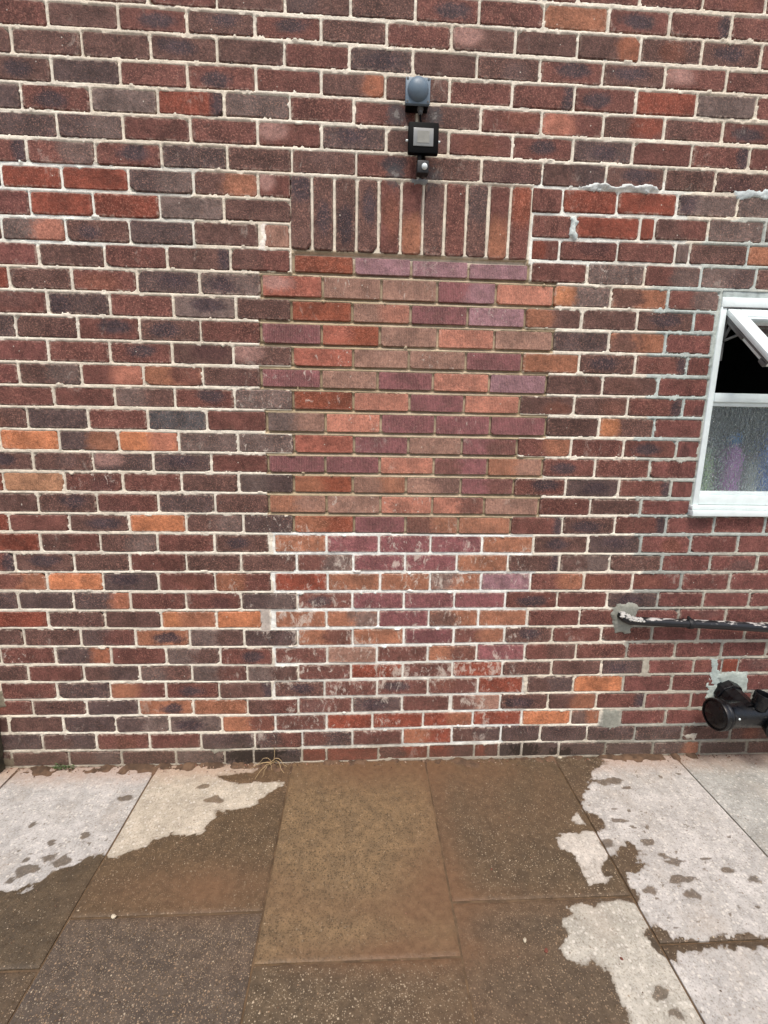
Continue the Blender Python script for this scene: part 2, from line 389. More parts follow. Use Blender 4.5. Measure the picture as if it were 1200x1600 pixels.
ROWS = '''-2|522,731,r 741,952,r 962,1177,r 1187,1405,r 1415,1633,r
-1|-1149,-941,b -931,-720,b -710,-495,r -485,-270,b -260,-49,bd -39,172,b 182,391,rk 401,617,r 627,846,O 856,1066,rk 1076,1290,re 1300,1518,r
0|-1038,-821,b -811,-596,rk -586,-372,bk -362,-149,rk -139,74,b 84,299,r 309,524,bh 534,745,b 755,971,bv 981,1195,b 1205,1414,bk 1424,1642,r
1|-1163,-947,b -937,-721,b -711,-500,bk -490,-275,b -265,-52,r -42,167,dk 177,393,b 403,617,b 627,845,rk 855,1072,bk 1082,1300,rh 1310,1528,r
2|-1044,-829,d -819,-604,r -594,-373,rk -363,-150,r -140,73,bv 83,300,b 310,524,r 534,749,re 759,974,rk 984,1200,R 1210,1425,g 1435,1653,r
3|-1153,-934,rk -924,-710,g -700,-485,Re -475,-259,g -249,-36,r -26,187,r 197,414,b 424,636,r 646,864,rP 874,1090,bR 1100,1312,rb 1322,1540,rk
4|-1044,-832,dg -822,-604,r -594,-373,r -363,-150,rh -140,80,dk 90,303,b 313,536,r 546,758,rk 768,982,dk 992,1205,r 1215,1429,re 1439,1657,r
5|-1155,-935,rg -925,-709,rk -699,-481,d -471,-255,b -245,-27,b -17,197,rk 207,426,b 436,653,b 663,891,bd 901,1114,bk 1124,1309,b 1319,1537,b
6|-1251,-1056,R -1046,-829,R -819,-604,dg -594,-376,bO -366,-259,rh 629,737,r 747,945,R 955,1175,R 1185,1409,gl 1419,1637,g
7|-1165,-958,R -948,-727,R -717,-500,g -490,-260,b 636,780,r 802,1042,R 1052,1100,R 1110,1308,rb 1318,1530,g 1540,1758,g
8|-1271,-1062,gP -1052,-839,bk -829,-613,d -603,-379,b -354,-267,Gw 640,740,rR 750,965,r 975,1190,r 1200,1246,g 1256,1477,b 1487,1705,O
9|-1154,-934,b -924,-714,r -704,-485,be -475,-266,rb -247,-33,*s -23,181,*mw 191,398,*m 408,627,*mw 644,854,rw 864,1081,gw 1091,1303,rg 1313,1524,gd 1534,1752,b
10|-1268,-1057,b -1047,-826,r -816,-601,dk -591,-376,gk -366,-150,*Sh -140,70,*Gw 80,282,*Gw 292,508,*pm 518,733,*P 740,957,gu 967,1184,Ob 1194,1393,rg
11|-1142,-930,dl -920,-700,r -690,-472,gk -462,-268,b -258,-39,*s -29,183,*GP 193,403,*p 413,627,*mw 637,850,bO 860,1071,b 1081,1299,bk 1309,1388,n
12|-1265,-1052,b -1042,-830,rk -820,-607,bk -597,-382,r -372,-155,*pw -145,67,*sS 77,290,*G 300,512,*P 522,743,*G 753,967,d 977,1196,Ob 1206,1387,n
13|-1159,-944,r -934,-716,rk -706,-490,b -480,-266,bh -256,-35,*Sw -25,181,*G 191,404,*Gw 414,627,*p 637,855,O 865,1084,bk 1094,1297,re 1307,1393,n
14|-1275,-1057,bg -1047,-829,rP -819,-607,Or -597,-387,b -377,-158,*pw -148,61,*Gw 71,278,*p 288,502,*P 512,731,*m 741,960,b 970,1187,b 1197,1398,n
15|-1157,-942,r -932,-718,bg -708,-491,rk -481,-267,gw -257,-33,*sw -23,188,*P 198,406,*p 416,629,*P 639,851,b 861,1072,b 1082,1302,re 1312,1397,n
16|-1265,-1048,d -1038,-825,r -815,-601,D -591,-370,r -360,-142,*gG -132,76,*Pw 86,293,*p 303,516,*pw 526,743,*p 753,962,b 972,1193,bu 1203,1399,n
17|-1375,-1166,o -1156,-942,dO -932,-714,oP -704,-485,g -475,-267,gw -257,-30,*S -20,188,*p 198,405,*G 415,631,*pr 641,854,rO 864,1076,r 1086,1299,rk 1309,1398,n
18|-1262,-1047,b -1037,-818,dh -808,-593,dk -583,-370,r -360,-144,*p -134,74,*p 84,294,*P 304,515,*pr 525,743,*OG 753,964,rk 974,1196,r 1206,1402,n
19|-1385,-1163,T -1153,-940,rw -930,-713,r -703,-489,b -479,-271,dg -261,-34,*sO -24,183,*OG 193,408,*Gb 418,629,*pr 639,848,rk 858,1074,dk 1084,1298,re 1308,1398,n
20|-1264,-1047,bk -1037,-810,r -800,-586,d -576,-372,b -362,-140,*OG -130,79,*Gw 89,294,*Pw 304,511,*Pr 521,741,*G 751,961,r 971,1178,b 1188,1393,n
21|-1384,-1163,r -1153,-929,bk -919,-705,o -695,-478,bg -468,-274,dw -264,-28,*sO -18,185,*p 195,406,*Or 416,628,*Ow 638,849,re 859,1076,bk 1086,1300,re 1310,1512,n 1522,1738,n 1748,1966,n
22|-1274,-1051,rb -1041,-825,bg -815,-597,r -587,-375,bk -346,-141,+O -131,76,+p 86,293,+pw 303,512,+p 522,731,+O 741,968,bk 978,1198,dk 1208,1418,n 1428,1632,n 1642,1860,n
23|-1383,-1162,bk -1152,-940,b -930,-715,rw -705,-492,b -482,-264,b -254,-30,+rg -20,188,+p 198,408,+p 418,628,+O 638,852,be 862,1073,gb 1083,1303,b 1313,1521,n 1531,1734,n 1744,1962,n
24|-1482,-1277,Or -1267,-1055,o -1045,-833,dk -823,-603,r -593,-369,rO -350,-137,+Rw -127,84,+Ow 94,297,+O 307,517,+Og 527,732,+m 742,966,rO 976,1182,r 1192,1402,n 1412,1622,n 1632,1850,n
25|-1392,-1182,d -1172,-952,dv -942,-727,r -717,-499,r -489,-264,dg -254,-33,+rk -23,187,+p 197,405,+p 415,628,+pw 638,857,rk 867,1080,r 1090,1307,dk 1317,1516,n 1526,1728,n 1738,1956,n
26|-1282,-1063,bw -1053,-833,b -823,-605,Ou -595,-414,o -352,-143,+O -133,79,+Og 89,297,+p 307,514,+Ob 524,730,+O 740,965,r 975,1179,r 1189,1413,n 1423,1630,n 1640,1858,n
27|-1389,-1169,b -1159,-945,dr -935,-722,Ok -712,-493,gb -483,-267,d -257,-31,+Or -21,191,+O 201,410,+p 420,635,+rO 645,849,bk 859,1072,r 1082,1303,r 1313,1518,n 1528,1735,n 1745,1963,n
28|-1493,-1280,rw -1270,-1052,dv -1042,-824,r -814,-598,gb -588,-373,rk -357,-141,+rw -131,75,+Gw 85,298,+rw 308,516,+Or 526,732,+p 742,964,rb 974,1197,r 1207,1421,n 1431,1638,n 1648,1852,n 1862,2080,n
29|-1392,-1173,r -1163,-942,bd -932,-722,bg -712,-487,gr -477,-267,gb -257,-38,+rw -28,190,+Rw 200,412,+rw 422,636,+R 646,860,b 870,1089,b 1099,1284,dk 1314,1519,n 1529,1653,n 1663,1729,R 1739,1957,n
30|-1514,-1293,r -1283,-1071,d -1061,-838,rO -828,-611,rk -601,-380,be -364,-154,+bk -144,78,+rw 88,305,+rk 315,530,+rw 540,737,+R 763,969,db 979,1200,o 1210,1426,n 1436,1636,n 1646,1749,n 1759,1977,n
31|-1607,-1403,r -1393,-1178,b -1168,-958,d -948,-726,Ok -716,-491,O -481,-270,br -260,-31,+r -21,191,+dk 201,407,+r 424,637,+Gr 647,857,bk 867,1082,bO 1092,1310,re 1320,1530,n 1540,1610,n 1620,1826,n 1836,2054,n
32|-1697,-1512,b -1502,-1284,b -1274,-1063,d -1053,-833,gd -823,-606,gk -596,-373,Or -363,-146,+rw -136,60,+R 70,289,+R 299,517,+RO 527,742,+R 752,972,o 982,1110,Og 1216,1422,n 1432,1635,n 1645,1857,n 1867,2085,n
33|-1604,-1383,d -1373,-1152,db -1142,-924,r -914,-702,r -692,-466,d -456,-255,rd -245,-30,+dr -20,198,+r 208,424,+RO 434,652,+bd 662,835,d 845,1057,d 1067,1285,d 1295,1515,d 1525,1751,b 1761,1979,b
34|-1722,-1520,b -1510,-1279,b -1269,-1053,bg -1043,-816,b -806,-602,g -592,-474,k -464,-257,k -247,-147,*R -137,89,*R 99,318,*Rb 328,532,*Rb 542,646,*Rb 656,754,k 764,930,d 940,1153,d 1163,1382,d 1392,1611,dv 1621,1845,d 1855,2073,b'''
GAUGE = 82.17
def lz(k, X):
    P = LINES.get(k)
    if P is None: return lz(-2, X)+GAUGE*(-2-k)
    xs = [a for a, b in P]; zs = [b-(34-k)*GAUGE for a, b in P]
    # courses run level outside the measured span
    return float(np.interp(X, xs, zs))+(34-k)*GAUGE
PAL = dict(b=(95, 69, 62), r=(106, 67, 59), R=(130, 68, 52), d=(85, 69, 66), D=(80, 77, 77), g=(106, 90, 84), O=(152, 101, 76),
           o=(194, 124, 86), T=(166, 122, 92), p=(124, 76, 78), m=(150, 112, 118), P=(180, 118, 97), G=(148, 112, 96),
           s=(134, 74, 54), S=(154, 92, 76), n=(112, 69, 63), k=(60, 52, 54))
DARK = (70, 58, 61)
def decode(code, rnd):
    """measured look of one brick -> numbers for the clay material"""
    zone = 'old'
    if code[0] in '*+': zone = 'infill' if code[0] == '*' else 'washed'; code = code[1:]
    c = PAL[code[0]]; c2 = tuple(v*.86 for v in c); cx, cz, hw, hz, st, wh = rnd.uniform(-.06, .06), rnd.uniform(-.02, .02), rnd.uniform(.04, .09), .035, rnd.uniform(.2, .8), 0.0
    if code[0] in 'brn' and rnd.random() < .3: c2 = rnd.choice(((84, 56, 54), (122, 76, 60), (100, 80, 76)))
    for q in code[1:]:
        if q == 'k': c2, cx, cz, hw, hz, st = DARK, rnd.uniform(-.03, .03), rnd.uniform(-.006, .012), rnd.uniform(.045, .07), .025, .95
        elif q == 'e': c2, cx, cz, hw, hz, st = DARK, .10, 0, .035, .06, .95
        elif q == 'l': c2, cx, cz, hw, hz, st = DARK, -.08, 0, .05, .05, .9
        elif q == 'v': c2, cx, cz, hw, hz, st = (166, 104, 76), .085, 0, .055, .07, .8
        elif q == 'u': c2, cx, cz, hw, hz, st = (180, 118, 80), -.08, 0, .05, .07, .85
        elif q == 'h': c2, cx, cz, hw, hz, st = (168, 130, 120), -.06, .01, .06, .03, .8; wh = .25
        elif q == 'w': wh = rnd.uniform(.55, .9)
        elif q in PAL: c2, cx, cz, hw, hz, st = PAL[q], rnd.choice((-.06, .06)), rnd.uniform(-.01, .01), .07, .06, .85
    ribbed = 1.0 if zone != 'old' and code[0] in 'pmPGOr' else 0.0
    if zone == 'washed': ribbed *= .5; wh = max(wh, rnd.uniform(.3, .75))
    if zone == 'infill' and code[0] in 'mGP': wh = max(wh, .45)
    if zone == 'infill': wh = max(wh, rnd.uniform(0, .35))
    if zone == 'old': wh = max(wh, rnd.choice((0, 0, .1, .22)))
    j = rnd.uniform(.88, 1.1)
    edge = {'old': rnd.uniform(.1, .75), 'infill': .2, 'washed': .7}[zone]
    kz = {'old': .98, 'infill': 1.0, 'washed': 1.14}[zone]
    return dict(c1=lin(c, kz*j), c2=lin(c2, kz*j), patch=(cx, cz, st), spread=(hw, hz, ribbed), extra=(wh, edge, rnd.uniform(0, 40))), zone

def brick_mesh(name, seed, W=.215, H=.07, rad=.006, jit=.0016, bev=.0032, depth=.03):
    r = random.Random(seed); x, z = W/2, H/2; J = lambda: r.uniform(-jit, jit)
    ch = [r.uniform(.6, 1.5)*rad for _ in range(4)]
    if r.random() < .25: ch[r.randrange(4)] *= 2.0
    o = []
    o += [(-x, -z+ch[0]), (-x, z-ch[1]), (-x+ch[1], z)]
    o += [(-x*.35+J()*4, z), (x*.35+J()*4, z), (x-ch[2], z), (x, z-ch[2]), (x, -z+ch[3]), (x-ch[3], -z)]
    o += [(x*.3+J()*4, -z), (-x*.3+J()*4, -z), (-x+ch[0], -z)]
    o = [(a+J(), b+J()) for a, b in o]; n = len(o)
    tl = r.uniform(-.0012, .0012); tz = r.uniform(-.0012, .0012)
    def fy(a, b): return tl*a/x+tz*b/z
    inn = [(a*(1-bev/x), b*(1-bev/z)) for a, b in o]
    V = [(a, fy(a, b), b) for a, b in inn]+[(a, fy(a, b)+bev*.9, b) for a, b in o]+[(a, depth, b) for a, b in o]
    F = [tuple(range(n-1, -1, -1))]
    F = [tuple(range(n))]
    for k in range(2):
        for i in range(n): F.append((k*n+i, (k+1)*n+i, (k+1)*n+(i+1) % n, k*n+(i+1) % n))
    return V, F
def as_mesh(name, VF, mat):
    me = bpy.data.meshes.new(name); me.from_pydata(VF[0], [], VF[1]); me.update(); me.materials.append(mat)
    return me
OLD = [brick_mesh('brick', i) for i in range(28)]
NEW = [brick_mesh('infill_brick', 100+i, rad=.003, jit=.0006, bev=.0018) for i in range(10)]
OLDM = [as_mesh('brick', v, M_brick) for v in OLD]; NEWM = [as_mesh('infill_brick', v, M_brick) for v in NEW]

WX0, WX1, WZ0, WZ1 = 1.405, 2.345, 1.158, 2.052        # window opening
SX0, SX1 = -.2565, .6235                              # soldier course
bricks = []                                           # (x0,x1,z0,z1,course,params,zone)
rows = {}
for ln in ROWS.split('\n'):
    k, t = ln.split('|'); rows[int(k)] = [(lambda q: (int(q[0]), int(q[1]), q[2]))(b.split(',')) for b in t.split()]
R2 = random.Random(3)
infill_span = {}
for k in range(-7, 35):
    L = list(rows.get(k, []))
    gen = lambda: R2.choice(['b', 'b', 'r', 'r', 'rk', 'bk', 'd', 'g', 're', 'R', 'n', 'bO'])
    if not L:
        x = -1700+(113 if k % 2 else 0)
        while x < 2500: L.append((x, x+215, gen())); x += 225
    else:
        first = L[0][0]; x = first-10
        while x > -1850: L.insert(0, (x-215, x, gen())); x -= 225
        last = L[-1]; inwin = 10 <= k <= 20
        x = last[1]+10 if not inwin else int(WX1*1000)+5+(110 if k % 2 else 0)
        if inwin and k % 2: L.append((int(WX1*1000)+5, x-10, gen()))
        while x < 2500: L.append((x, x+215, gen())); x += 225
    inf = [b for b in L if b[2][0] == '*']; wsh = [b for b in L if b[2][0] == '+']
    if inf: infill_span[k] = ('infill', inf[0][0], inf[-1][1])
    elif wsh: infill_span[k] = ('washed', wsh[0][0], wsh[-1][1])
    for (a, b, cd) in L:
        xm = (a+b)/2; zt = lz(k-1, xm); zb = lz(k, xm); rr = random.Random(a*31+k*977)
        p, zone = decode(cd, rr)
        jt = {'old': 6.0, 'infill': 7.2, 'washed': 7.4}[zone]+rr.uniform(-.6, .6)
        if k in (6, 7, 8) and (xm < -900 or 850 < xm < 1250): jt = 7.2
        if k == 9 and zone == 'infill': zt -= 8
        if zone == 'infill': zt -= 1.2; zb += 1.2
        if cd[0] not in '*+' and xm > 1150: zt -= .8; zb += .8
        if cd[0] == 'n': jt = 6.0
        bricks.append([a/1e3, b/1e3, (zb+jt)/1e3, (zt-jt)/1e3, k, p, zone, cd])

wall = empty('brick_wall', (0, 0, 0))
tag(wall, 'mottled brown brick house wall with a bricked-up doorway under an upright-brick head', 'wall')
def in_view(x, z):
    q = [R[i][0]*x*1000+R[i][1]*(1536.9-z*1000)+R[i][2]*1901 for i in range(3)]
    u = 600+737.9*q[0]/q[2]; v = 800+737.9*q[1]/q[2]
    return -20 < u < 1225 and -15 < v < 1600, 1/q[2]
main = []; joined = []
for b in bricks:
    xm, zm = (b[0]+b[1])/2, (b[2]+b[3])/2
    vis, sc = in_view(min(max(xm, -1e9), 1e9), zm)
    v2 = in_view(b[0], zm)[0] or in_view(b[1], zm)[0]
    b.append((b[1]-b[0])*sc*(1 if (vis or v2) else 0))
old = [b for b in bricks if b[6] == 'old']; old.sort(key=lambda b: -b[-1])
main = [b for b in old[:298] if b[-1] > 0]; rest = [b for b in old if not any(b is q for q in main)]
print('old bricks in view', sum(1 for b in old if b[-1] > 0), 'infill', len(bricks)-len(old), 'rest', len(rest))
cnt = 0
def place_brick(b, meshes, name):
    me = random.Random(b[4]*100+int(b[0]*1000)).choice(meshes)
    o = bpy.data.objects.new(name, me); COL.objects.link(o); o.parent = wall
    rr = random.Random(int(b[0]*999)+b[4])
    o.location = ((b[0]+b[1])/2, rr.uniform(-.0012, .0012)+(.002 if b[6] != 'old' else 0), (b[2]+b[3])/2)
    o.scale = ((b[1]-b[0])/.215, 1, (b[3]-b[2])/.07)
    slope = 0
    o.rotation_euler = (0, rr.uniform(-.004, .004), 0)
    for q, v in b[5].items(): o[q] = v
    return o
for b in main: place_brick(b, OLDM, 'brick')
for b in bricks:
    if b[6] != 'old': place_brick(b, NEWM, 'infill_brick')
# soldier course over the doorway: eleven bricks on end
SOLD = 'bl bk bk bk r rO b r bd rO rs'.split()
n = 11; pit = (SX1-SX0+.010)/n
for i in range(n):
    x0 = SX0+i*pit; x1 = x0+pit-.0115; zt = lz(5, (x0+x1)*500)/1e3-.005; zb = lz(8, (x0+x1)*500)/1e3+.004
    rr = random.Random(60+i); p, _ = decode(SOLD[i], rr); p['extra'] = (.1, .3, rr.uniform(0, 40))
    o = bpy.data.objects.new('soldier_brick', rr.choice(OLDM)); COL.objects.link(o); o.parent = wall
    o.location = ((x0+x1)/2, -.0005, (zt+zb)/2); o.rotation_euler = (0, math.radians(90), 0)
    o.scale = ((zt-zb)/.215, 1, (x1-x0)/.07)
    for q, v in p.items(): o[q] = v
# the smaller and unseen remainder as one joined part
V = []; F = []; att = {q: [] for q in ('c1', 'c2', 'patch', 'spread', 'extra', 'loc')}
for b in rest:
    bv, bf = random.Random(b[4]*100+int(b[0]*1000)).choice(OLD); nV = len(V)
    cx, cz = (b[0]+b[1])/2, (b[2]+b[3])/2; sx, sz = (b[1]-b[0])/.215, (b[3]-b[2])/.07
    dy = random.Random(int(b[0]*999)+b[4]).uniform(-.0012, .0012)
    V += [(cx+x*sx, y+dy, cz+z*sz) for x, y, z in bv]; F += [tuple(i+nV for i in f) for f in bf]
    for q in ('c1', 'c2', 'patch', 'spread', 'extra'): att[q] += [b[5][q]]*len(bv)
    att['loc'] += bv
ro = mesh('brick_remainder', V, F, M_brick_joined, wall); ro['kind'] = 'stuff'
for q, v in att.items():
    a = ro.data.attributes.new(q, 'FLOAT_VECTOR', 'POINT'); a.data.foreach_set('vector', np.array(v, np.float32).ravel())

# ---- mortar: a relief sheet between and behind the bricks
GX0, GX1, GZ0, GZ1, ST = -1.72, 2.12, -.03, 3.16, .004
xs = np.arange(GX0, GX1+ST/2, ST); zs = np.arange(GZ0, GZ1+ST/2, ST)
X, Z = np.meshgrid(xs, zs)
Zr = np.zeros_like(X)
def C(c): return np.minimum(np.array(lin(c, 1.28)), .86)
na = fnoise(X, Z, 9, 1); nb = fnoise(X, Z, 45, 5); nc = vnoise(X, Z, 150, 9)
colr = np.zeros(X.shape+(3,)); colr[:] = C((206, 198, 182))
depth = .0010+(nb-.5)*.004+(nc-.5)*.0022
# recently repointed grey zone round the window and pipes
zk = [0, .3, .9, 1.15, 1.9, 2.05, 2.13, 2.21, 2.30, 2.40, 3.2]
xk = [1.10, 1.16, 1.20, 1.15, 1.15, 1.12, 1.21, 1.29, 1.40, 1.62, 2.2]
xg = np.interp(Z, zk, xk)+(na-.5)*.10
mg = sstep(-.01, .01, X-xg)
gcol = C((166, 174, 168))*sstep(.6, 1.5, Z)[..., None]+C((140, 139, 130))*(1-sstep(.6, 1.5, Z))[..., None]
colr = colr*(1-mg[..., None])+gcol*mg[..., None]
depth = np.where(mg > .5, depth-.0014, depth)
for k, (zn, a, b) in infill_span.items():
    zt = np.array([lz(k-1, v*1e3) for v in xs])/1e3; zb = np.array([lz(k, v*1e3) for v in xs])/1e3
    zt = zt[None, :]+(.004 if zn == 'infill' else .004); zb = zb[None, :]+(-.004 if k > 21 else -.004)
    # adjoining spans decide how far the bed joint runs
    a2, b2 = a/1e3-.012, b/1e3+.012
    if k == 34: continue
    msk = (X > a2) & (X < b2) & (Z > zb) & (Z < zt)
    if zn == 'infill':
        colr[msk] = C((158, 142, 116)); depth[msk] = .0125+(nb[msk]-.5)*.004
        for kk in (k-1, k):
            zl = np.array([lz(kk, v*1e3) for v in xs])[None, :]/1e3; tt = (Z-zl+.0095)/.019; mj = msk & (tt > 0) & (tt < 1)
            depth[mj] = (.0035+.0165*np.clip((tt-.25)*1.5, 0, 1)+(nb-.5)*.003)[mj]
    else:
        a3, b3 = a2+(na-.5)*.05, b2+(na-.5)*.05
        m3 = (X > a3) & (X < b3) & (Z > zb) & (Z < zt)
        colr[m3] = C((232, 224, 206)); depth[m3] = .0045+(nb[m3]-.5)*.004
# thick lime pointing on the patched courses left and right of the soldiers
for (a, b, c, d) in ((-1.6, -.62, lz(8, -1200)/1e3-.01, lz(5, -1200)/1e3+.01), (.63, 1.25, 2.12, 2.42)):
    w = (X > a) & (X < b+(na-.5)*.2) & (Z > c) & (Z < d)
    colr[w] = C((222, 216, 204)); depth[w] = .004+(nb[w]-.5)*.004
# head joint above the soldiers and the slot above the infill
w = (X > SX0-.01) & (X < SX1+.008) & (Z > lz(8, 200)/1e3-.008) & (Z < lz(5, 200)/1e3); depth[w] = .004+(nb[w]-.5)*.003
w = (X > SX0+.01) & (X < SX1) & (Z > lz(8, 200)/1e3-.034) & (Z < lz(8, 200)/1e3-.002); colr[w] = C((176, 164, 146)); depth[w] = .010
w = (X > SX0+.01) & (X < SX1) & (Z > lz(8, 200)/1e3-.014) & (Z < lz(8, 200)/1e3+.002); depth[w] = .020
# grime
w = sstep(.13, .03, Z+(na-.5)*.1)[..., None]*.75; colr = colr*(1-w)+C((122, 112, 96))*w
w = sstep(.45, .62, fnoise(X, Z, 2.2, 30))[..., None]*.35; colr = colr*(1-w)+C((186, 172, 150))*w
# body of each brick pushes the sheet back; ragged edge lets mortar lap the arris
inside = np.full(X.shape, False)
for b in bricks+[[SX0+i*pit, SX0+(i+1)*pit-.0115, lz(8, 200)/1e3+.004, lz(5, 200)/1e3-.005] for i in range(11)]:
    i0, i1 = np.searchsorted(xs, (b[0], b[1])); j0, j1 = np.searchsorted(zs, (b[2], b[3]))
    if i1 <= i0 or j1 <= j0: continue
    sl_ = (slice(j0, j1), slice(i0, i1)); x_, z_ = X[sl_], Z[sl_]
    dd = np.minimum(np.minimum(x_-b[0], b[1]-x_), np.minimum(z_-b[2], b[3]-z_))
    lap = .0005+np.maximum(0, nb[sl_]-.62)*(.11 if len(b) > 5 and b[6] == 'washed' else .05)
    inside[sl_] |= dd > lap
depth = np.where(inside, np.maximum(depth, .012), depth)
# mortar daubs that cover whole pieces of brick
def poly(P, x, z):
    r = np.full(x.shape, False); n_ = len(P); j = n_-1
    for i in range(n_):
        xi, zi = P[i]; xj, zj = P[j]
        if zi != zj: r ^= ((zi > z) != (zj > z)) & (x < (xj-xi)*(z-zi)/(zj-zi)+xi)
        j = i
    return r
def pdist(P, x, y):
    best = np.full(x.shape, 9.0); n_ = len(P)
    for i in range(n_):
        ax, ay = P[i]; bx, by = P[(i+1) % n_]; dx, dy = bx-ax, by-ay; L2 = dx*dx+dy*dy
        t = np.clip(((x-ax)*dx+(y-ay)*dy)/L2, 0, 1); best = np.minimum(best, np.hypot(x-ax-t*dx, y-ay-t*dy))
    return np.where(poly(P, x, y), best, -best)
wx = X+(nb-.5)*.03; wz = Z+(fnoise(X, Z, 45, 12)-.5)*.026
for P, c, h in (
        (((1.115, .240), (1.200, .243), (1.205, .145), (1.132, .142)), (130, 130, 120), .0015),
        (((1.118, .765), (1.20, .768), (1.235, .745), (1.225, .70), (1.205, .625), (1.13, .622), (1.112, .69)), (132, 132, 122), .007),
        (((1.60, .425), (1.79, .43), (1.80, .34), (1.75, .29), (1.61, .30), (1.60, .36)), (160, 168, 160), .004),
        (((1.600, .50), (1.64, .50), (1.66, .36), (1.61, .36)), (158, 168, 162), .0015),
        (((.795, 2.396), (.90, 2.402), (1.076, 2.404), (1.105, 2.392), (1.04, 2.378), (.97, 2.384), (.86, 2.378)), (196, 200, 196), .013),
        (((.770, 2.292), (.800, 2.292), (.806, 2.212), (.776, 2.216)), (176, 184, 180), .009),
        (((1.385, 2.398), (1.62, 2.412), (1.62, 2.384), (1.395, 2.372)), (182, 190, 188), .004),
        (((-.372, 2.225), (-.352, 2.225), (-.345, 2.13), (-.368, 2.13)), (214, 206, 194), .001),
        (((.17, 2.392), (.235, 2.392), (.23, 2.368), (.18, 2.368)), (122, 122, 118), .002),
        (((-.42, .755), (-.375, .755), (-.38, .62), (-.42, .62)), (170, 160, 150), -.001),
        (((1.52, .115), (1.60, .118), (1.58, .078), (1.55, .082)), (168, 160, 146), .003),
        (((-1.60, .36), (-1.52, .37), (-1.50, .30), (-1.60, .28)), (120, 112, 96), .002),
        (((-.66, .078), (-.56, .074), (-.57, .05), (-.60, .058), (-.65, .05)), (140, 136, 122), .0005),
        (((-1.60, .05), (-1.5, .05), (-1.5, .01), (-1.60, .01)), (110, 100, 84), .002)):
    ax_ = [a for a, b in P]; az2 = [b for a, b in P]
    i0, i1 = np.searchsorted(xs, (min(ax_)-.04, max(ax_)+.04)); j0, j1 = np.searchsorted(zs, (min(az2)-.04, max(az2)+.04)); q = (slice(j0, j1), slice(i0, i1))
    dd = pdist(P, wx[q], wz[q]); w = dd > 0; t_ = np.clip(dd/.014, 0, 1)
    dq = depth[q]; dq[w] = (.0012-(h+.0012)*t_**.6-(nb[q]-.4)*.003-(nc[q]-.5)*.0012)[w]; depth[q] = dq
    cq = colr[q]; cq[w] = C(c); colr[q] = cq
# ragged drips and crumbs squeezed over the arrises
for i in range(130):
    k = R2.randint(-2, 33); x = R2.uniform(-1.5, 1.9); z = lz(k, x*1e3)/1e3+R2.choice((-.006, .005)); r1, r2 = R2.uniform(.004, .016), R2.uniform(.003, .0075)
    if (WX0-.03 < x and WZ0-.04 < z < WZ1+.03) or (SX0 < x < SX1 and z > 2.12 and z < 2.375): continue
    i0, i1 = np.searchsorted(xs, (x-.03, x+.03)); j0, j1 = np.searchsorted(zs, (z-.03, z+.03)); q = (slice(j0, j1), slice(i0, i1))
    e = ((X[q]-x)/r1)**2+((Z[q]-z)/r2)**2+(nb[q]-.5)*1.2
    w = e < 1; dq = depth[q]; dq[w] = np.minimum(dq[w], -.0022); depth[q] = dq
nx, nz = len(xs), len(zs)
co = np.stack([X, depth, Z], -1).reshape(-1, 3).astype(np.float32)
idx = np.arange(nx*nz).reshape(nz, nx)
quad = np.stack([idx[:-1, :-1], idx[:-1, 1:], idx[1:, 1:], idx[1:, :-1]], -1)
xc = (X[:-1, :-1]+X[1:, 1:])/2; zc = (Z[:-1, :-1]+Z[1:, 1:])/2
hole = (xc > WX0) & (xc < WX1) & (zc > WZ0) & (zc < WZ1)
# drop cells hidden deep behind brick bodies
deep = (depth[:-1, :-1] > .0115) & (depth[1:, 1:] > .0115) & (depth[1:, :-1] > .0115) & (depth[:-1, 1:] > .0115) & inside[:-1, :-1] & inside[1:, 1:] & inside[1:, :-1] & inside[:-1, 1:]
er = deep.copy()
for a, b in ((1, 0), (-1, 0), (0, 1), (0, -1)): er &= np.roll(deep, (a, b), (0, 1))
quad = quad[~(hole | er)].reshape(-1, 4)
used = np.unique(quad); remap = np.zeros(nx*nz, int); remap[used] = np.arange(len(used)); quad = remap[quad]; co = co[used]
cc = colr.reshape(-1, 3)[used]
me = bpy.data.meshes.new('mortar'); me.vertices.add(len(co)); me.vertices.foreach_set('co', co.ravel())
me.loops.add(quad.size); me.loops.foreach_set('vertex_index', quad.ravel().astype(np.int32))
me.polygons.add(len(quad)); me.polygons.foreach_set('loop_start', np.arange(0, quad.size, 4, dtype=np.int32))
me.update(calc_edges=True); me.validate()
ca = me.attributes.new('mcol', 'FLOAT_COLOR', 'POINT'); ca.data.foreach_set('color', np.concatenate([cc, np.ones((len(cc), 1))], 1).astype(np.float32).ravel())
me.polygons.foreach_set('use_smooth', np.ones(len(quad), bool)); me.materials.append(M_mortar)
mo = bpy.data.objects.new('mortar', me); COL.objects.link(mo); mo.parent = wall
print('mortar verts', len(co))
core = MB()
core.box((-1.85, .0125, 3.16), (2.5, .3, 3.41)); core.box((-1.85, .0125, -.1), (-1.72, .3, 3.16)); core.box((2.12, .0125, WZ1), (2.5, .3, 3.16))
core.box((2.12, .0125, -.1), (2.5, .3, WZ0)); core.box((WX1, .0125, WZ0), (2.5, .3, WZ1))
core.box((-1.72, .024, -.1), (WX0, .3, 3.16)); core.box((WX0, .024, -.1), (2.12, .3, WZ0-.001)); core.box((WX0, .024, WZ1+.001), (2.12, .3, 3.16))
core.build('wall_core', M_core, wall)

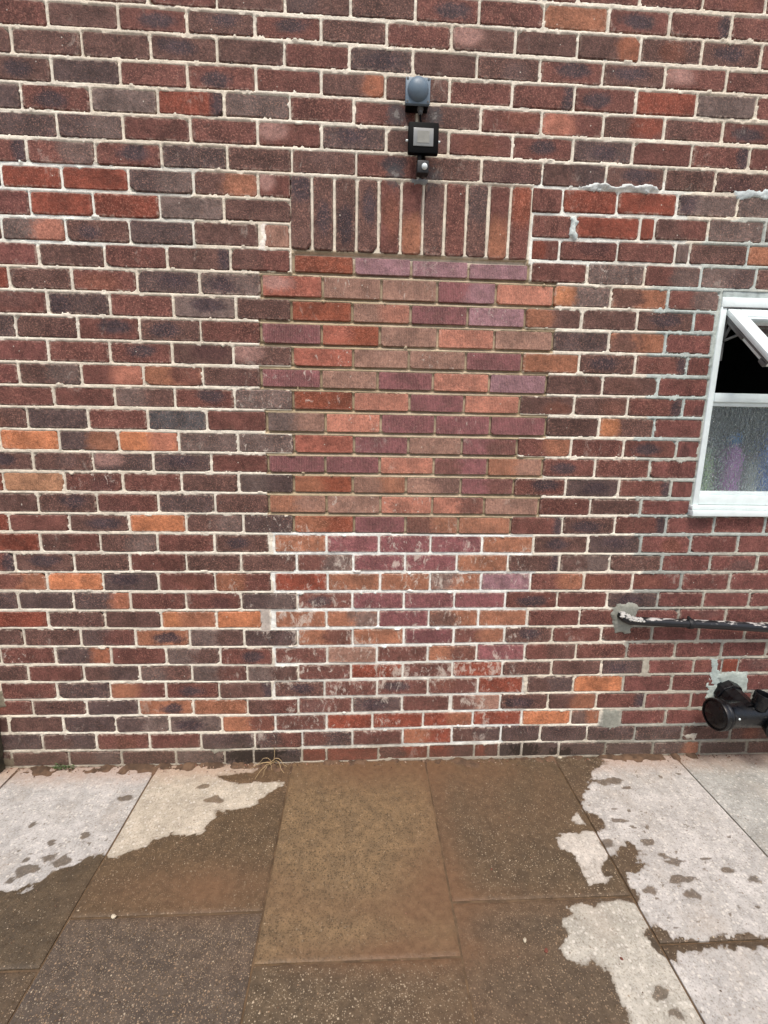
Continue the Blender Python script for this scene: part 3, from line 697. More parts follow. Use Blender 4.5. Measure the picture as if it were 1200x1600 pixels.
# ------------------------------------------------------------------ pavement
pav = empty('pavement', (0, 0, 0)); pav['kind'] = 'structure'
DRY = [
 [(-1.9,.05),(-.886,.02),(-.40,.05),(-.445,-.05),(-.62,-.075),(-.541,-.122),(-.436,-.107),(-.311,-.12),(-.38,-.188),(-.478,-.262),(-.565,-.264),(-.57,-.367),(-.663,-.371),(-.705,-.353),(-.751,-.382),(-.78,-.421),(-.851,-.459),(-.915,-.442),(-.968,-.465),(-1.024,-.499),(-1.072,-.554),(-1.13,-.573),(-1.28,-.547),(-1.9,-.60)],
 [(1.13,.05),(2.6,.05),(2.6,-1.6),(.903,-1.6),(.903,-1.067),(.91,-.992),(.918,-.835),(.913,-.782),(.922,-.665),(.931,-.611),(.922,-.587),(.988,-.572),(1.048,-.55),(1.002,-.53),(1.03,-.492),(1.009,-.454),(.938,-.496),(.883,-.532),(.856,-.562),(.871,-.609),(.804,-.62),(.789,-.606),(.805,-.536),(.782,-.497),(.749,-.463),(.766,-.409),(.836,-.404),(.898,-.406),(.96,-.397),(.969,-.342),(.915,-.304),(.926,-.252),(1.023,-.167),(1.065,-.083),(1.14,-.05)],
 [(.671,-.697),(.732,-.679),(.81,-.672),(.864,-.671),(.905,-.675),(.93,-.763),(.93,-1.067),(.93,-1.3),(.74,-1.3),(.737,-1.06),(.716,-.984),(.718,-.95),(.711,-.914),(.717,-.868),(.694,-.839),(.635,-.845),(.624,-.816),(.623,-.772),(.648,-.726)],
 [(.85,-.346),(.883,-.316),(.901,-.319),(.885,-.359),(.853,-.368),(.836,-.363)]]
SPOT = [(1.122,-.155,.042,.018),(1.155,-.198,.028,.01),(1.042,-.308,.016,.008),(1.101,-.311,.013,.008),(1.031,-.359,.032,.012),(.933,-.46,.03,.02),(1.088,-.457,.03,.013),(1.13,-.399,.01,.009),(1.137,-.537,.037,.012),(.979,-.635,.03,.013),(1.116,-.605,.056,.013),(1.116,-.656,.027,.016),(1.305,-.576,.021,.014),(1.367,-.614,.022,.011),(1.408,-.443,.015,.008),(1.127,-.779,.012,.007),(.838,-.922,.022,.011),(.851,-.969,.021,.012),(.989,-.728,.012,.006),(.993,-.753,.008,.005),(1.223,-.568,.011,.007),(1.065,-.39,.013,.007),(1.301,-.704,.013,.006),(1.385,-.626,.011,.007),(.989,-.662,.011,.006),(1.106,-.514,.016,.007),(1.257,-.538,.023,.006),(1.062,-.159,.028,.018),(1.434,-.122,.02,.008),(1.342,-.139,.017,.007),(-1.231,-.304,.017,.012),(-1.109,-.387,.014,.011),(-1.009,-.363,.016,.014),(-1.16,-.453,.017,.01),(-1.087,-.449,.028,.015),(-1.029,-.463,.033,.018),(-1.126,-.496,.043,.017),(-.943,-.183,.032,.017),(-.646,-.128,.027,.014),(-.581,-.204,.039,.017),(-1.161,-.529,.021,.011)]
_r = random.Random(21)
for i in range(110):
    s_ = _r.uniform(.0035, .009); SPOT.append((_r.gauss(1.12, .17), _r.uniform(-.8, -.06), s_, s_*_r.uniform(.5, .8)))
for i in range(40):
    s_ = _r.uniform(.004, .009); SPOT.append((_r.gauss(-1.08, .14), -.36-abs(_r.gauss(0, .09)), s_, s_*.6))
def wetness(x, y):
    wx_ = x+(fnoise(x, y, 28, 3)-.5)*.045+(fnoise(x, y, 85, 13)-.5)*.03; wy_ = y+(fnoise(x, y, 28, 8)-.5)*.04+(fnoise(x, y, 85, 18)-.5)*.026
    d = np.full(x.shape, -9.0)
    for P in DRY: d = np.maximum(d, pdist(P, wx_, wy_))
    w = sstep(.016, -.016, d)
    band = sstep(.026, .008, abs(wy_+.806))*sstep(.90, .93, x)*sstep(1.9, 1.4, x); w = np.maximum(w, band)
    w = np.maximum(w, sstep(1.3, .7, np.hypot((wx_-.925)/.035, (wy_+.80)/.05)))
    for (a, b, r1, r2) in SPOT:
        continue
        e = np.sqrt(((wx_-a)/(r1*1.15))**2+((wy_-b)/(r2*1.25))**2); w = np.maximum(w, sstep(1.45, .6, e)*(.95 if r1 > .03 else .72 if r1 > .015 else .55))
    return w
def dampness(x, y):
    wx_ = x+(fnoise(x, y, 40, 3)-.5)*.035; wy_ = y+(fnoise(x, y, 40, 8)-.5)*.03; w = np.zeros(x.shape)
    for (a, b, r1, r2) in SPOT:
        q = (abs(wx_-a) < r1*1.8) & (abs(wy_-b) < r2*2)
        e = np.sqrt(((wx_[q]-a)/(r1*1.0))**2+((wy_[q]-b)/(r2*1.1))**2)
        w[q] = np.maximum(w[q], sstep(1.45, .5, e)*(1.1 if r1 > .03 else .85 if r1 > .012 else .7))
    return w
def silt(x, y):
    g = lambda cx, cy, rx, ry: np.exp(-(((x-cx)/rx)**2+((y-cy)/ry)**2))
    s = 1.0*g(.02, -.02, .6, .16)+.9*g(-.50, -.58, .30, .09)+.9*g(.26, -.62, .14, .17)+.55*g(.34, -.66, .5, .05)+.8*g(.1, -.80, .35, .05)+.5*g(.33, -.3, .05, .4)+.35*g(.6, -.2, .4, .3)+.4*g(.3, -1.0, .3, .2)-.35*g(-.1, -.35, .2, .2)
    return np.clip(s*(.6+.8*fnoise(x, y, 7, 20)), 0, 1)
colsX = [-2.688, -2.09, -1.49, -.892, -.2955, .309, .914, 1.495, 2.095, 2.69]
first = {0: .81, 1: .667, 2: .803, 3: .665, 4: .815, 5: .656, 6: .803, 7: .60, 8: .81}
def slab(x0, x1, y1, y0, wetc, dryc, agg, fine=True):
    g = .0035
    x0 += g; x1 -= g; y0 += g; y1 -= g; st = .0075 if fine else .06
    nx_ = max(2, int((x1-x0)/st)); ny_ = max(2, int((y1-y0)/st))
    xs_ = np.linspace(x0, x1, nx_); ys_ = np.linspace(y0, y1, ny_); X_, Y_ = np.meshgrid(xs_, ys_)
    r = random.Random(int(x0*100)+int(y0*1000)); dz = r.uniform(-.0015, .0015); tx, ty = r.uniform(-.0015, .0015), r.uniform(-.0015, .0015)
    ed = np.minimum(np.minimum(X_-x0, x1-X_), np.minimum(Y_-y0, y1-Y_))
    Zs = dz+tx*(X_-x0)/.6+ty*(Y_-y0)/.6-sstep(.006+.01*np.maximum(0, fnoise(X_, Y_, 30, 40)-.6), 0, ed)*.003+(fnoise(X_, Y_, 12, 50)-.5)*.0016
    V_ = np.stack([X_, Y_, Zs], -1).reshape(-1, 3); id_ = np.arange(nx_*ny_).reshape(ny_, nx_)
    F_ = np.stack([id_[:-1, :-1], id_[:-1, 1:], id_[1:, 1:], id_[1:, :-1]], -1).reshape(-1, 4).tolist()
    V_ = V_.tolist(); nV = len(V_)
    ring = list(id_[0, :])+list(id_[1:, -1])+list(id_[-1, -2::-1])+list(id_[-2:0:-1, 0])
    low = [(V_[i][0], V_[i][1], -.045) for i in ring]; V_ += low; n_ = len(ring)
    for i in range(n_): F_.append((int(ring[i]), nV+i, nV+(i+1) % n_, int(ring[(i+1) % n_])))
    o = mesh('paving_slab', V_, F_, M_slab, pav, True)
    A = np.array(V_)
    for nme, fn in (('wet', wetness), ('damp', dampness), ('silt', silt)):
        a = o.data.attributes.new(nme, 'FLOAT', 'POINT'); a.data.foreach_set('value', fn(A[:, 0], A[:, 1]).astype(np.float32))
    try: o.data.set_sharp_from_angle(angle=math.radians(50))
    except Exception: pass
    o['wetcol'] = lin(wetc); o['drycol'] = lin(dryc); o['extra'] = agg
    return o
BR = (98, 83, 66)
for c in range(9):
    x0, x1 = colsX[c], colsX[c+1]; y = .004; ys_ = [first[c], .60+.29*(c % 2), .6, .6]
    for i, h in enumerate(ys_):
        wetc, dryc, agg = BR, (200, 192, 180), (1.0, .3, 0)
        if c == 2 and i == 0: dryc = (194, 190, 184); agg = (.5, .8, 0); wetc = (96, 83, 66)
        if c == 3 and i == 0: dryc = (198, 187, 168); agg = (1.0, .2, 0); wetc = (100, 83, 63)
        if c == 3 and i == 1: agg = (1.9, .3, 0); wetc = (98, 86, 74)
        if c == 4 and i == 0: agg = (.45, 1.0, 0); wetc = (136, 113, 84)
        if c == 4 and i == 1: agg = (1.3, .2, 0); wetc = (100, 86, 68)
        if c == 5 and i == 0: agg = (.9, .2, 0); wetc = (98, 84, 66)
        if c == 5 and i == 1: dryc = (192, 186, 172); agg = (1.2, .2, 0); wetc = (98, 85, 69)
        if c == 6: dryc = (198, 193, 186)
        if c == 7: dryc = (180, 178, 170)
        if i == 0: o = slab(x0, x1, y, y-h, wetc, dryc, agg, -1.6 < x0 < 2.0)
        else: o = slab(x0, x1, y, y-h, wetc, dryc, agg, i == 1 and -1.6 < x0 < 2.0)
        y -= h
xs_ = np.arange(-2.7, 2.7, .012); ys_ = np.arange(.02, -3.0, -.012); X_, Y_ = np.meshgrid(xs_, ys_)
fill = np.clip(silt(X_, Y_)*1.3+.55*np.exp(-((X_-.32)/.25)**2-((Y_+.72)/.22)**2), 0, 1)
Zj = -.0075+.0032*fill+(fnoise(X_, Y_, 30, 70)-.5)*.003
id_ = np.arange(X_.size).reshape(X_.shape)
js = mesh('joint_soil', np.stack([X_, Y_, Zj], -1).reshape(-1, 3).tolist(), np.stack([id_[:-1, :-1], id_[1:, :-1], id_[1:, 1:], id_[:-1, 1:]], -1).reshape(-1, 4).tolist(), plain('joint_silt', (98, 78, 56), .85, .8, 150, .3), pav, True); js['kind'] = 'stuff'
g = MB(); g.add([(-200, -200, -.05), (200, -200, -.05), (200, 200, -.05), (-200, 200, -.05)], [(0, 1, 2, 3)])
go = g.build('ground', M_ground); go['kind'] = 'structure'
# crumbs of soil in the angle of wall and paving
xs_ = np.arange(-1.5, 1.60, .006); ys_ = np.linspace(0, -.06, 12); X_, Y_ = np.meshgrid(xs_, ys_)
hh = .014*sstep(.34, .72, fnoise(X_, Y_, 25, 60))*sstep(-.052, -.004, Y_-(fnoise(X_, Y_*0, 8, 61)-.55)*.05)
Vs = np.stack([X_, Y_, hh-.0035], -1).reshape(-1, 3).tolist(); id_ = np.arange(X_.size).reshape(X_.shape)
so_ = mesh('soil', Vs, np.stack([id_[:-1, :-1], id_[1:, :-1], id_[1:, 1:], id_[:-1, 1:]], -1).reshape(-1, 4).tolist(), M_soil, None, True); so_['kind'] = 'stuff'

gr_ = MB(); _r = random.Random(31)
for i in range(620):
    if i < 420: x, y = _r.uniform(-1.52, 1.9), -abs(_r.gauss(0, .022))-.003
    else: x, y = _r.uniform(-1.2, 1.3), _r.uniform(-1.0, -.05)
    q = _r.uniform(.0012, .0035)*(1.3 if i < 420 else .8)
    vv = [(x+q*a*_r.uniform(.6, 1.4), y+q*b*_r.uniform(.6, 1.4), q*.6+q*c*_r.uniform(.5, 1)) for a, b, c in ((1, 0, 0), (-1, 0, 0), (0, 1, 0), (0, -1, 0), (0, 0, 1), (0, 0, -1))]
    gr_.add(vv, [(0, 2, 4), (2, 1, 4), (1, 3, 4), (3, 0, 4), (2, 0, 5), (1, 2, 5), (3, 1, 5), (0, 3, 5)])
k = N('grit'); vq = k.vor(k.pos(), 60); rq = k.sep(vq.outputs['Color'])
k.fin(k.mix(k.ss(rq[0], .3, .7), lin((84, 64, 48)), k.mix(rq[1], lin((176, 160, 138)), lin((128, 78, 58)))), .9)
gg = gr_.build('grit', k.m); gg['kind'] = 'stuff'

# ------------------------------------------------------------------ window
win = empty('window', (1.40, 0, 1.158)); tag(win, 'white framed window with open top sash and obscured lower pane', 'window')
def wb(name, boxes, mat, bev=.002, parent=win):
    mb = MB()
    for a, b in boxes: mb.box(a, b, bev)
    o = mb.build(name, mat, parent, True); o.matrix_parent_inverse = Matrix.Identity(4)
    if parent is win: o.location = (-1.40, 0, -1.158)
    return o
FX = WX1-.004
wb('frame', [((1.404, -.006, 1.158), (1.428, .055, 1.990)), ((FX-.028, -.006, 1.158), (FX, .055, 1.990)),
             ((1.404, -.006, 1.990), (FX, .055, 2.026)), ((1.428, -.006, 1.206), (FX-.028, .055, 1.246))], M_white)
wb('bead', [((1.428, .004, 1.246), (FX-.028, .03, 1.262)), ((1.428, .004, 1.262), (1.436, .03, 1.613)), ((FX-.036, .004, 1.262), (FX-.028, .03, 1.613))], M_white, .003)
wb('transom', [((1.4285, -.010, 1.628), (FX-.0285, .055, 1.664)), ((1.4285, .004, 1.612), (FX-.0285, .04, 1.628))], M_white, .003)
wb('drip_groove', [((1.41, -.009, 1.986), (FX, -.004, 1.989))], M_gasket, 0)
wb('sill', [((1.392, -.030, 1.160), (WX1+.02, .004, 1.185)), ((1.392, -.022, 1.186), (WX1+.02, .004, 1.204))], M_white, .003)
wb('head_strip', [((1.408, .003, 2.027), (FX, .03, 2.056))], M_oldwhite, .001)
k = N('obscure_glass'); P = k.pos()
v = k.noise(k.vm('MULTIPLY', P, (1, 1, .55)), 95, 2, .5, 1.2); v2 = k.vor(k.vm('MULTIPLY', P, (1, 1, .6)), 130, 'SMOOTH_F1').outputs['Distance']
nm = k.bump(k.math('ADD', k.math('MULTIPLY', v, 1.2), k.math('MULTIPLY', v2, .7)), 1.0, .009)
M_obs = k.fin((.86, .96, .95), .07, nm, Transmission_Weight=.96, IOR=1.45)
k = N('clear_glass'); M_glass = k.fin((.9, .95, .95), .02, None, Transmission_Weight=1.0, IOR=1.45)
wb('obscure_pane', [((1.434, .014, 1.258), (FX-.03, .019, 1.618))], M_obs, 0)
# opening sash, hinged at its top edge and pushed out
sash = empty('opening_sash', (0, 0, 0)); sash.parent = win; sash.location = (.031, -.004, 1.985-1.158)
sash.rotation_euler = (math.radians(-49), 0, 0)
SW, SH, T = FX-.028-1.428-.006, .328, .045
def sb(name, boxes, mat, bev=.003):
    mb = MB()
    for a, b in boxes: mb.box(a, b, bev)
    return mb.build(name, mat, sash, True)
sb('sash_frame', [((0, 0, -SH), (.052, .020, 0)), ((SW-.052, 0, -SH), (SW, .020, 0)), ((.052, 0, -.052), (SW-.052, .020, 0)), ((.052, 0, -SH), (SW-.052, .020, -SH+.052)),
                  ((.012, .020, -SH+.012), (.052, T, -.010)), ((SW-.052, .020, -SH+.012), (SW-.012, T, -.010)),
                  ((.052, .020, -.050), (SW-.052, T, -.010)), ((.052, .020, -SH+.012), (SW-.052, T, -SH+.050))], M_white)
sb('sash_bead', [((.052, .004, -SH+.052), (.062, .02, -.052)), ((.062, .004, -SH+.052), (SW-.062, .02, -SH+.062)), ((.062, .004, -.062), (SW-.062, .02, -.052))], M_white, .002)
sb('sash_pane', [((.05, .012, -SH+.05), (SW-.05, .018, -.05))], M_glass, 0)
sb('seal', [((.001, .0205, -SH+.004), (.0115, .027, -.004))], M_gasket, 0)
sb('stay_track', [((.002, .028, -.150), (.0118, .040, -.02)), ((.002, .030, -SH+.012), (.013, .046, -SH+.045))], M_gasket, .001)
arm = MB(); arm.tube([(1.442, -.030, 1.935), (1.440, .004, 1.875)], .005, 8); arm.tube([(1.442, -.085, 1.880), (1.440, .006, 1.865)], .005, 8); arm.tube([(1.441, .01, 1.79), (1.441, .01, 1.94)], .006, 6)
ao = arm.build('stay_arm', M_gasket, win, True); ao.location = (-1.40, 0, -1.158)
# dark room behind
rm = MB(); x0, x1, y0, y1, z0, z1 = 1.0, 3.0, .31, 2.2, .2, 2.6
Vr = [(x, y, z) for x in (x0, x1) for y in (y0, y1) for z in (z0, z1)]
rm.add(Vr, [(0, 1, 3, 2), (4, 6, 7, 5), (2, 3, 7, 6), (0, 2, 6, 4), (1, 5, 7, 3)])
ro_ = rm.build('interior_wall', M_dark); ro_['kind'] = 'structure'
ib = MB(); ib.box((1.405, .056, 1.20), (WX1, .36, 1.246), .003); io = ib.build('inner_sill', plain('inner_board', (150, 155, 152), .5)); io['kind'] = 'structure'
def bottle(x, y, r, h, c, capc, label, name='bottle', sq=False):
    e = empty(name, (x, y, 1.2465)); tag(e, label, 'bottle', 'bottles on the inner window board')
    MB().lathe((0, 0, 0), (0, 0, 1), [(0, 0), (r*.95, 0), (r, .006), (r, h*.62), (r*.85, h*.72), (r*.4, h*.80), (r*.38, h*.84), (0, h*.84)], 20).build('body', plain(name+'_plastic', c, .35), e, True)
    MB().lathe((0, 0, h*.84), (0, 0, 1), [(0, .0002), (r*.48, .0002), (r*.5, .004), (r*.48, h*.16), (0, h*.16)], 16).build('cap', plain(name+'_cap', capc, .4), e, True)
bottle(1.475, .060, .036, .20, (150, 170, 110), (190, 200, 180), 'green squeezy bottle leftmost behind the frosted lower pane')
bottle(1.590, .062, .040, .25, (214, 120, 200), (40, 130, 210), 'pink bottle with a blue cap behind the frosted lower pane')
bottle(1.680, .065, .034, .17, (190, 180, 175), (150, 115, 115), 'short greyish bottle behind the frosted pane between pink and blue ones')
bottle(1.772, .066, .046, .27, (70, 120, 230), (30, 70, 210), 'large blue bottle behind the frosted pane at the photo edge')
pbx = MB(); pbx.box((1.53, .13, 1.2465), (1.56, .16, 1.30), .004)

# ------------------------------------------------------------------ security light and its sensor box
e = empty('sensor_box', (.186, 0, 2.595)); tag(e, 'square blue-grey outdoor box with round domed front, above the floodlight', 'sensor')
def rel(mb, name, mat, par, off): 
    o = mb.build(name, mat, par, True); o.location = (-off[0], -off[1], -off[2]); return o
O = (.186, 0, 2.595)
rel(MB().box((.148, -.046, 2.597), (.226, 0, 2.670), .003), 'housing', M_black, e, O)
rel(MB().box((.144, -.060, 2.593), (.229, -.045, 2.673), .004), 'lid', M_box, e, O)
prof = [(.0365, 0)]+[(.0355*math.cos(a), .004+.026*math.sin(a)) for a in [i*math.pi/2/10 for i in range(11)]]
rel(MB().lathe((.1865, -.0595, 2.634), (0, -1, 0), prof, 40), 'dome', M_box, e, O)
for (a, b) in ((.151, 2.600), (.222, 2.600), (.151, 2.667), (.222, 2.667)):
    rel(MB().lathe((a, -.060, b), (0, -1, 0), [(.0036, 0), (.0036, .0015), (.0015, .0018), (0, .001)], 10), 'screw', M_gasket, e, O)
rel(MB().lathe((.199, -.034, 2.598), (0, 0, -1), [(.011, 0), (.011, .010), (.0085, .012), (.0085, .020), (.005, .024), (0, .024)], 12), 'cable_gland', M_gasket, e, O)
cb = MB().tube([(.199, -.034, 2.578), (.200, -.034, 2.560), (.207, -.030, 2.545), (.212, -.022, 2.53)], .0036, 8).build('cable', M_black, None, True)
tag(cb, 'short black cable hanging from the domed grey box down to the floodlight', 'cable')
f = empty('floodlight', (.209, 0, 2.488)); tag(f, 'small square black LED floodlight with white motion sensor beneath it', 'floodlight'); O = (.209, 0, 2.488)
fl = MB(); fl.box((.1565, -.070, 2.4395), (.2615, -.048, 2.5355), .005)
bd = rel(fl, 'body', M_black, f, O)
LN = plain('lamp_glass', (134, 136, 134), .25, .0, 100, .05)
rel(MB().box((.1740, -.0725, 2.4605), (.2430, -.069, 2.5155), .001), 'lens', LN, f, O)
LED = plain('led_panel', (134, 134, 126), .5)
rel(MB().box((.187, -.0735, 2.470), (.229, -.0722, 2.506), 0), 'led_panel', LED, f, O)
rel(MB().box((.196, -.046, 2.452), (.222, -.001, 2.524), .002), 'bracket', M_black, f, O)
for i in range(5): rel(MB().box((.166+i*.02, -.047, 2.449), (.169+i*.02, -.034, 2.526), 0), 'fin', M_black, f, O)
for sx in (.1525, .2655): rel(MB().lathe((sx, -.055, 2.483), (1 if sx > .2 else -1, 0, 0), [(.004, -.004), (.004, .003), (0, .004)], 8), 'bolt', M_white, f, O)
rel(MB().box((.192, -.062, 2.418), (.205, -.052, 2.441), .001), 'sensor_neck', M_black, f, O)
rel(MB().box((.190, -.070, 2.379), (.2305, -.034, 2.4195), .004), 'sensor_body', M_soot, f, O)
rel(MB().lathe((.2155, -.0695, 2.399), (0, -1, 0), [(.0105*math.cos(a), .010*math.sin(a)) for a in [i*math.pi/2/6 for i in range(7)]], 18), 'sensor_lens', M_white, f, O)
rel(MB().tube([(.214, -.052, 2.441), (.220, -.040, 2.428), (.226, -.040, 2.418)], .003, 8), 'lead', M_black, f, O)

# ------------------------------------------------------------------ black waste pipe and soil fitting
k = N('painted_pipe'); P = k.pos(); ps = k.sep(P); g1 = k.n('ShaderNodeNewGeometry').outputs['Normal']; gz = k.sep(g1)[2]
n1 = k.noise(k.vm('MULTIPLY', P, (.35, 1, 1)), 60, 4, .65); n2 = k.noise(P, 14, 2, .5)
flake = k.math('MULTIPLY', k.ss(k.math('ADD', k.math('ADD', n1, k.math('MULTIPLY', gz, .28)), k.math('MULTIPLY', n2, .5)), 1.0, 1.09), .85)
col = k.mix(flake, lin((20, 21, 24)), lin((196, 192, 186)))
M_pipe = k.fin(col, k.ss(flake, 0, 1, .32, .8), k.bump(n1, .5, .002))
wp = empty('waste_pipe', (1.141, 0, .71)); tag(wp, 'thin black waste pipe with flaking white paint running level from a mortared hole', 'pipe'); O = (1.141, 0, .71)
rel(MB().tube([(1.150, .012, .712), (1.150, -.012, .710), (1.152, -.034, .707), (1.172, -.040, .699), (1.25, -.042, .695), (1.40, -.045, .688), (1.60, -.050, .680), (1.80, -.054, .668), (2.1, -.056, .655), (2.5, -.058, .64)], [.016, .018, .0185, .0185, .0185, .0185, .0195, .020, .020, .020], 20), 'pipe', M_pipe, wp, O)
ck = MB(); rr = random.Random(5)
for i in range(64):
    t = rr.random()**1.8; a = rr.uniform(.2, 2.9); cx = 1.142+t*.085; cy = -.022-.02*min(1, t*3)-math.cos(a)*.017*0; cz = .713-.016*min(1, t*1.6)
    px_, pz_ = cx+rr.uniform(-.006, .006), cz+math.sin(a)*.016; py_ = cy-abs(math.cos(a))*.016-.003; s_ = rr.uniform(.005, .011)
    ck.add([(px_+s_*u*rr.uniform(.7, 1.4), py_+s_*v*rr.uniform(.5, 1), pz_+s_*w_*rr.uniform(.5, 1.0)) for u, v, w_ in ((1, 0, 0), (-1, 0, 0), (0, 1, 0), (0, -1, 0), (0, 0, 1), (0, 0, -1))],
           [(0, 2, 4), (2, 1, 4), (1, 3, 4), (3, 0, 4), (2, 0, 5), (1, 2, 5), (3, 1, 5), (0, 3, 5)])
rel(ck, 'sealant', plain('crumbly_sealant', (182, 180, 174), .85, .5), wp, O)
cl = MB(); cl.tube([(1.428, -.0455, .687), (1.433, -.0455, .6868), (1.446, -.046, .6863), (1.452, -.046, .686)], [.0205, .0235, .0235, .0205], 20); cl.box((1.424, -.052, .703), (1.431, -.044, .722), .001)
cl.tube([(1.425, -.047, .718), (1.436, -.047, .714), (1.445, -.05, .700)], .0025, 6); cl.box((1.434, -.03, .68), (1.444, .012, .692), 0)
rel(cl, 'pipe_clip', M_soot, wp, O)

k = N('drain_plastic'); P = k.pos(); n1 = k.noise(P, 35, 4, .7); n2 = k.noise(P, 7, 2, .5)
k.fin(k.mix(k.ss(n1, .6, .8, 0, .35), lin((9, 10, 13)), lin((84, 86, 88))), k.ss(n1, .3, .7, .2, .45), k.bump(n1, .15, .001)); M_drain = k.m
CXY = (1.548, -.130, .302)
fo = empty('soil_pipe_fitting', CXY); tag(fo, 'large black plastic soil pipe junction low on the wall with round capped end', 'pipe fitting')
ax = Vector((1, .10, -.06)).normalized(); c0 = Vector(CXY)
def relf(mb, name, mat=M_drain): return rel(mb, name, mat, fo, CXY)
relf(MB().lathe(c0, ax, [(.060, .000), (.066, .000), (.068, .004), (.068, .012), (.064, .016), (.064, .024), (.067, .028), (.067, .034), (.062, .040), (.058, .052), (.057, .12), (.058, .20), (.060, .34)], 48), 'body')
relf(MB().lathe(c0+ax*.004, ax, [(0, -.009), (.03, -.0075), (.05, -.004), (.0585, .000), (.0595, .010)], 48), 'end_cap', M_drain)
q = c0+ax*.150
relf(MB().lathe((q.x, .02, q.z+.038), (0, -1, -.18), [(.062, 0), (.062, .045), (.060, .050), (.054, .052), (.054, .16)], 8), 'wall_branch')
relf(MB().lathe((1.735, -.135, .335), (.22, -.10, 1), [(.030, 0), (.030, .035), (.036, .038), (.037, .068), (.033, .070), (.032, .066), (.032, .02), (0, .02)], 32), 'open_boss')
relf(MB().lathe((q.x+.055, -.02, .232), (0, -.2, -1), [(0, -.05), (.045, -.05), (.045, .02), (0, .02)], 20), 'lower_boss', M_soot)
relf(MB().lathe((1.825, -.115, .268), (-.25, -1, -.05), [(.058, -.03), (.058, .065), (.062, .068), (.062, .085), (.055, .088), (.050, .082), (0, .082)], 40), 'front_cap')
relf(MB().tube([(1.86, -.10, .27), (2.0, -.11, .26), (2.06, -.11, .20), (2.07, -.11, -.04)], .055, 24), 'down_pipe')
relf(MB().lathe((1.612, -.187, .318), (-.1, -1, .3), [(.0035, 0), (.0045, .001), (0, .003)], 8), 'paint_spot', M_white)

# ------------------------------------------------------------------ small things on and by the paving
pm = plain('mossy_timber', (62, 56, 42), .95, .9, 90, .5)
pv, pf = [], []
r = random.Random(2); nseg = 10
for i in range(nseg+1):
    z = -.04+.47*i/nseg
    for (a, b) in ((-1.66, .0), (-1.66, -.07), (-1.60, -.085), (-1.553, -.07), (-1.545, -.004)):
        pv.append((a+r.uniform(-.004, .004)-(.012 if i == nseg else 0)*(1 if a > -1.6 else -1), b+r.uniform(-.004, .004), z))
for i in range(nseg):
    for j in range(5): pf.append((i*5+j, i*5+(j+1) % 5, (i+1)*5+(j+1) % 5, (i+1)*5+j))
pf.append(tuple(nseg*5+j for j in range(5)))
po = mesh('post', pv, pf, pm); tag(po, 'short dark mossy post stump against the wall at the far left', 'post')

def stems(name, cx, cy, spec, mat, label, cat, seed=1):
    rr = random.Random(seed); mb = MB()
    for (ang, ln, lift, rad, bend) in spec:
        p = []; x, y, z = cx+rr.uniform(-.012, .012), cy, .012
        for i in range(7):
            t = i/6; p.append((x+math.cos(ang)*ln*t+rr.uniform(-.003, .003), y-abs(math.sin(ang))*ln*t*.9-.004, z+lift*math.sin(math.pi*min(1, t*1.05))+rr.uniform(-.002, .002)+bend*t*t))
        mb.tube(p, [rad*(1-.6*i/6) for i in range(7)], 5)
    o = mb.build(name, mat, None, True); tag(o, label, cat)
    return o
straw = plain('dead_stem', (170, 146, 108), .85, .3)
stems('dead_weed', -.385, -.012, [(3.6, .085, .012, .0016, 0), (4.2, .12, .02, .0022, 0), (4.5, .10, .01, .0018, 0), (5.4, .09, .03, .002, 0), (5.9, .085, .034, .0022, 0), (2.9, .06, .03, .0015, .01), (1.2, .01, .07, .0018, .05), (3.3, .07, .008, .0014, 0), (5.0, .05, .01, .0015, 0)], straw, 'dried straw-coloured weed sprawling at the foot of the wall', 'weed')
gw = MB(); rr = random.Random(9)
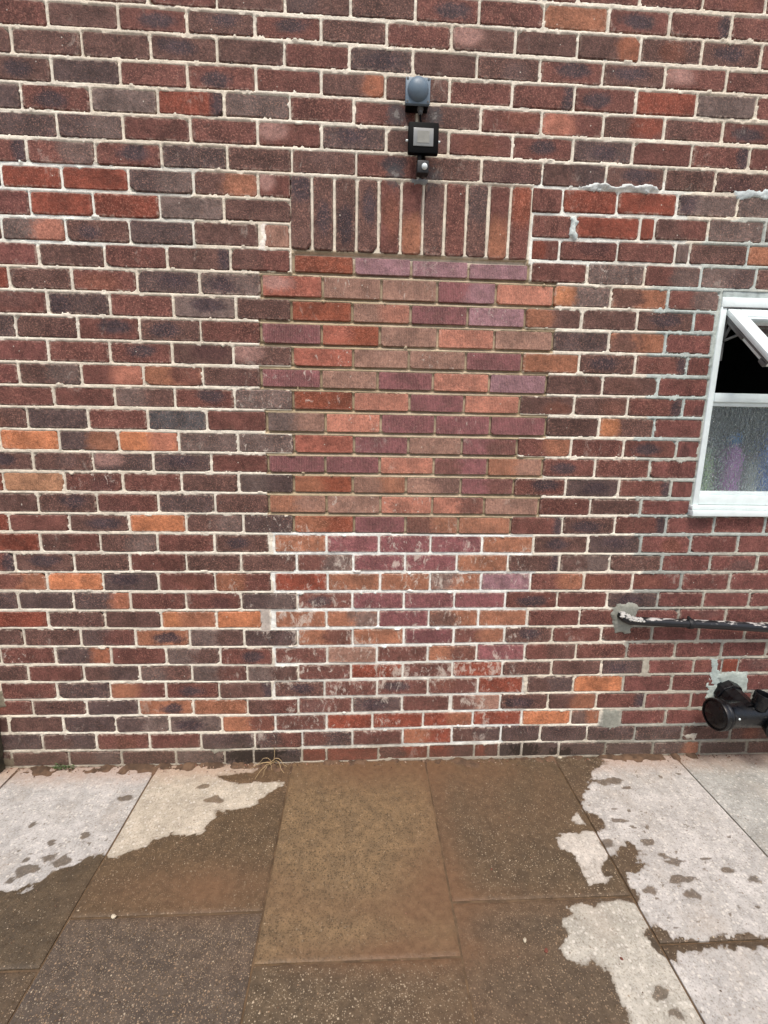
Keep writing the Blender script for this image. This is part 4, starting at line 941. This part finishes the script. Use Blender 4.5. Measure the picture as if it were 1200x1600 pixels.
for i in range(70):
    cx = -1.30+rr.gauss(0, .022); a = rr.uniform(0, 6.28); ln = rr.uniform(.008, .02); w = rr.uniform(.002, .004); z0 = rr.uniform(0, .012); y0 = -.006-rr.random()*.018
    dx, dy, dz = math.cos(a)*ln, math.sin(a)*ln*.6, rr.uniform(.003, .014)
    gw.add([(cx, y0, z0), (cx+dx*.5-dy*.2, y0+dy*.5+w, z0+dz*.7), (cx+dx, y0+dy, z0+dz), (cx+dx*.5+dy*.2, y0+dy*.5-w, z0+dz*.7)], [(0, 1, 2, 3)])
tag(gw.build('green_weed', plain('weed_leaf', (84, 104, 58), .7), None), 'tiny green weed tuft in the gap at the wall foot, far left', 'weed')
def chip(name, x, y, s, mat, label, cat, group=None, seed=0):
    rr = random.Random(seed); import bmesh
    bm = bmesh.new(); bmesh.ops.create_icosphere(bm, subdivisions=1, radius=1)
    for v in bm.verts: v.co = Vector((v.co.x*s[0]*rr.uniform(.75, 1.2), v.co.y*s[1]*rr.uniform(.75, 1.2), v.co.z*s[2]*rr.uniform(.8, 1.1)))
    me_ = bpy.data.meshes.new(name); bm.to_mesh(me_); bm.free(); me_.materials.append(mat)
    o = bpy.data.objects.new(name, me_); COL.objects.link(o); o.location = (x, y, s[2]*.7); o.rotation_euler = (0, 0, rr.uniform(0, 3)); tag(o, label, cat, group)
stone = plain('pale_stone', (196, 184, 160), .8, .3); redm = plain('brick_chip', (116, 66, 52), .9, .5)
chip('pebble', -.755, -.664, (.011, .008, .005), stone, 'pale pebble lying in the joint at the foot of the muddy left slab', 'pebble', None, 1)
chip('brick_chip', .562, -.806, (.006, .009, .003), redm, 'red brick chip on the wet slab near the dry patch', 'brick chip', None, 2)
chip('pebble', .508, -.777, (.006, .008, .004), stone, 'cream pebble on the wet slab left of the red brick chip', 'pebble', None, 3)
chip('pebble', .94, -.008, (.011, .009, .008), stone, 'grey-white stone against the wall foot where the wet meets the dry', 'pebble', None, 4)
chip('brick_chip', .775, -.835, (.004, .006, .002), redm, 'small dull red chip at the edge of the dry patch', 'brick chip', None, 5)
chip('brick_chip', .47, -.545, (.005, .003, .002), redm, 'tiny red crumb on the muddy slab under the bricked doorway right side', 'brick chip', None, 6)
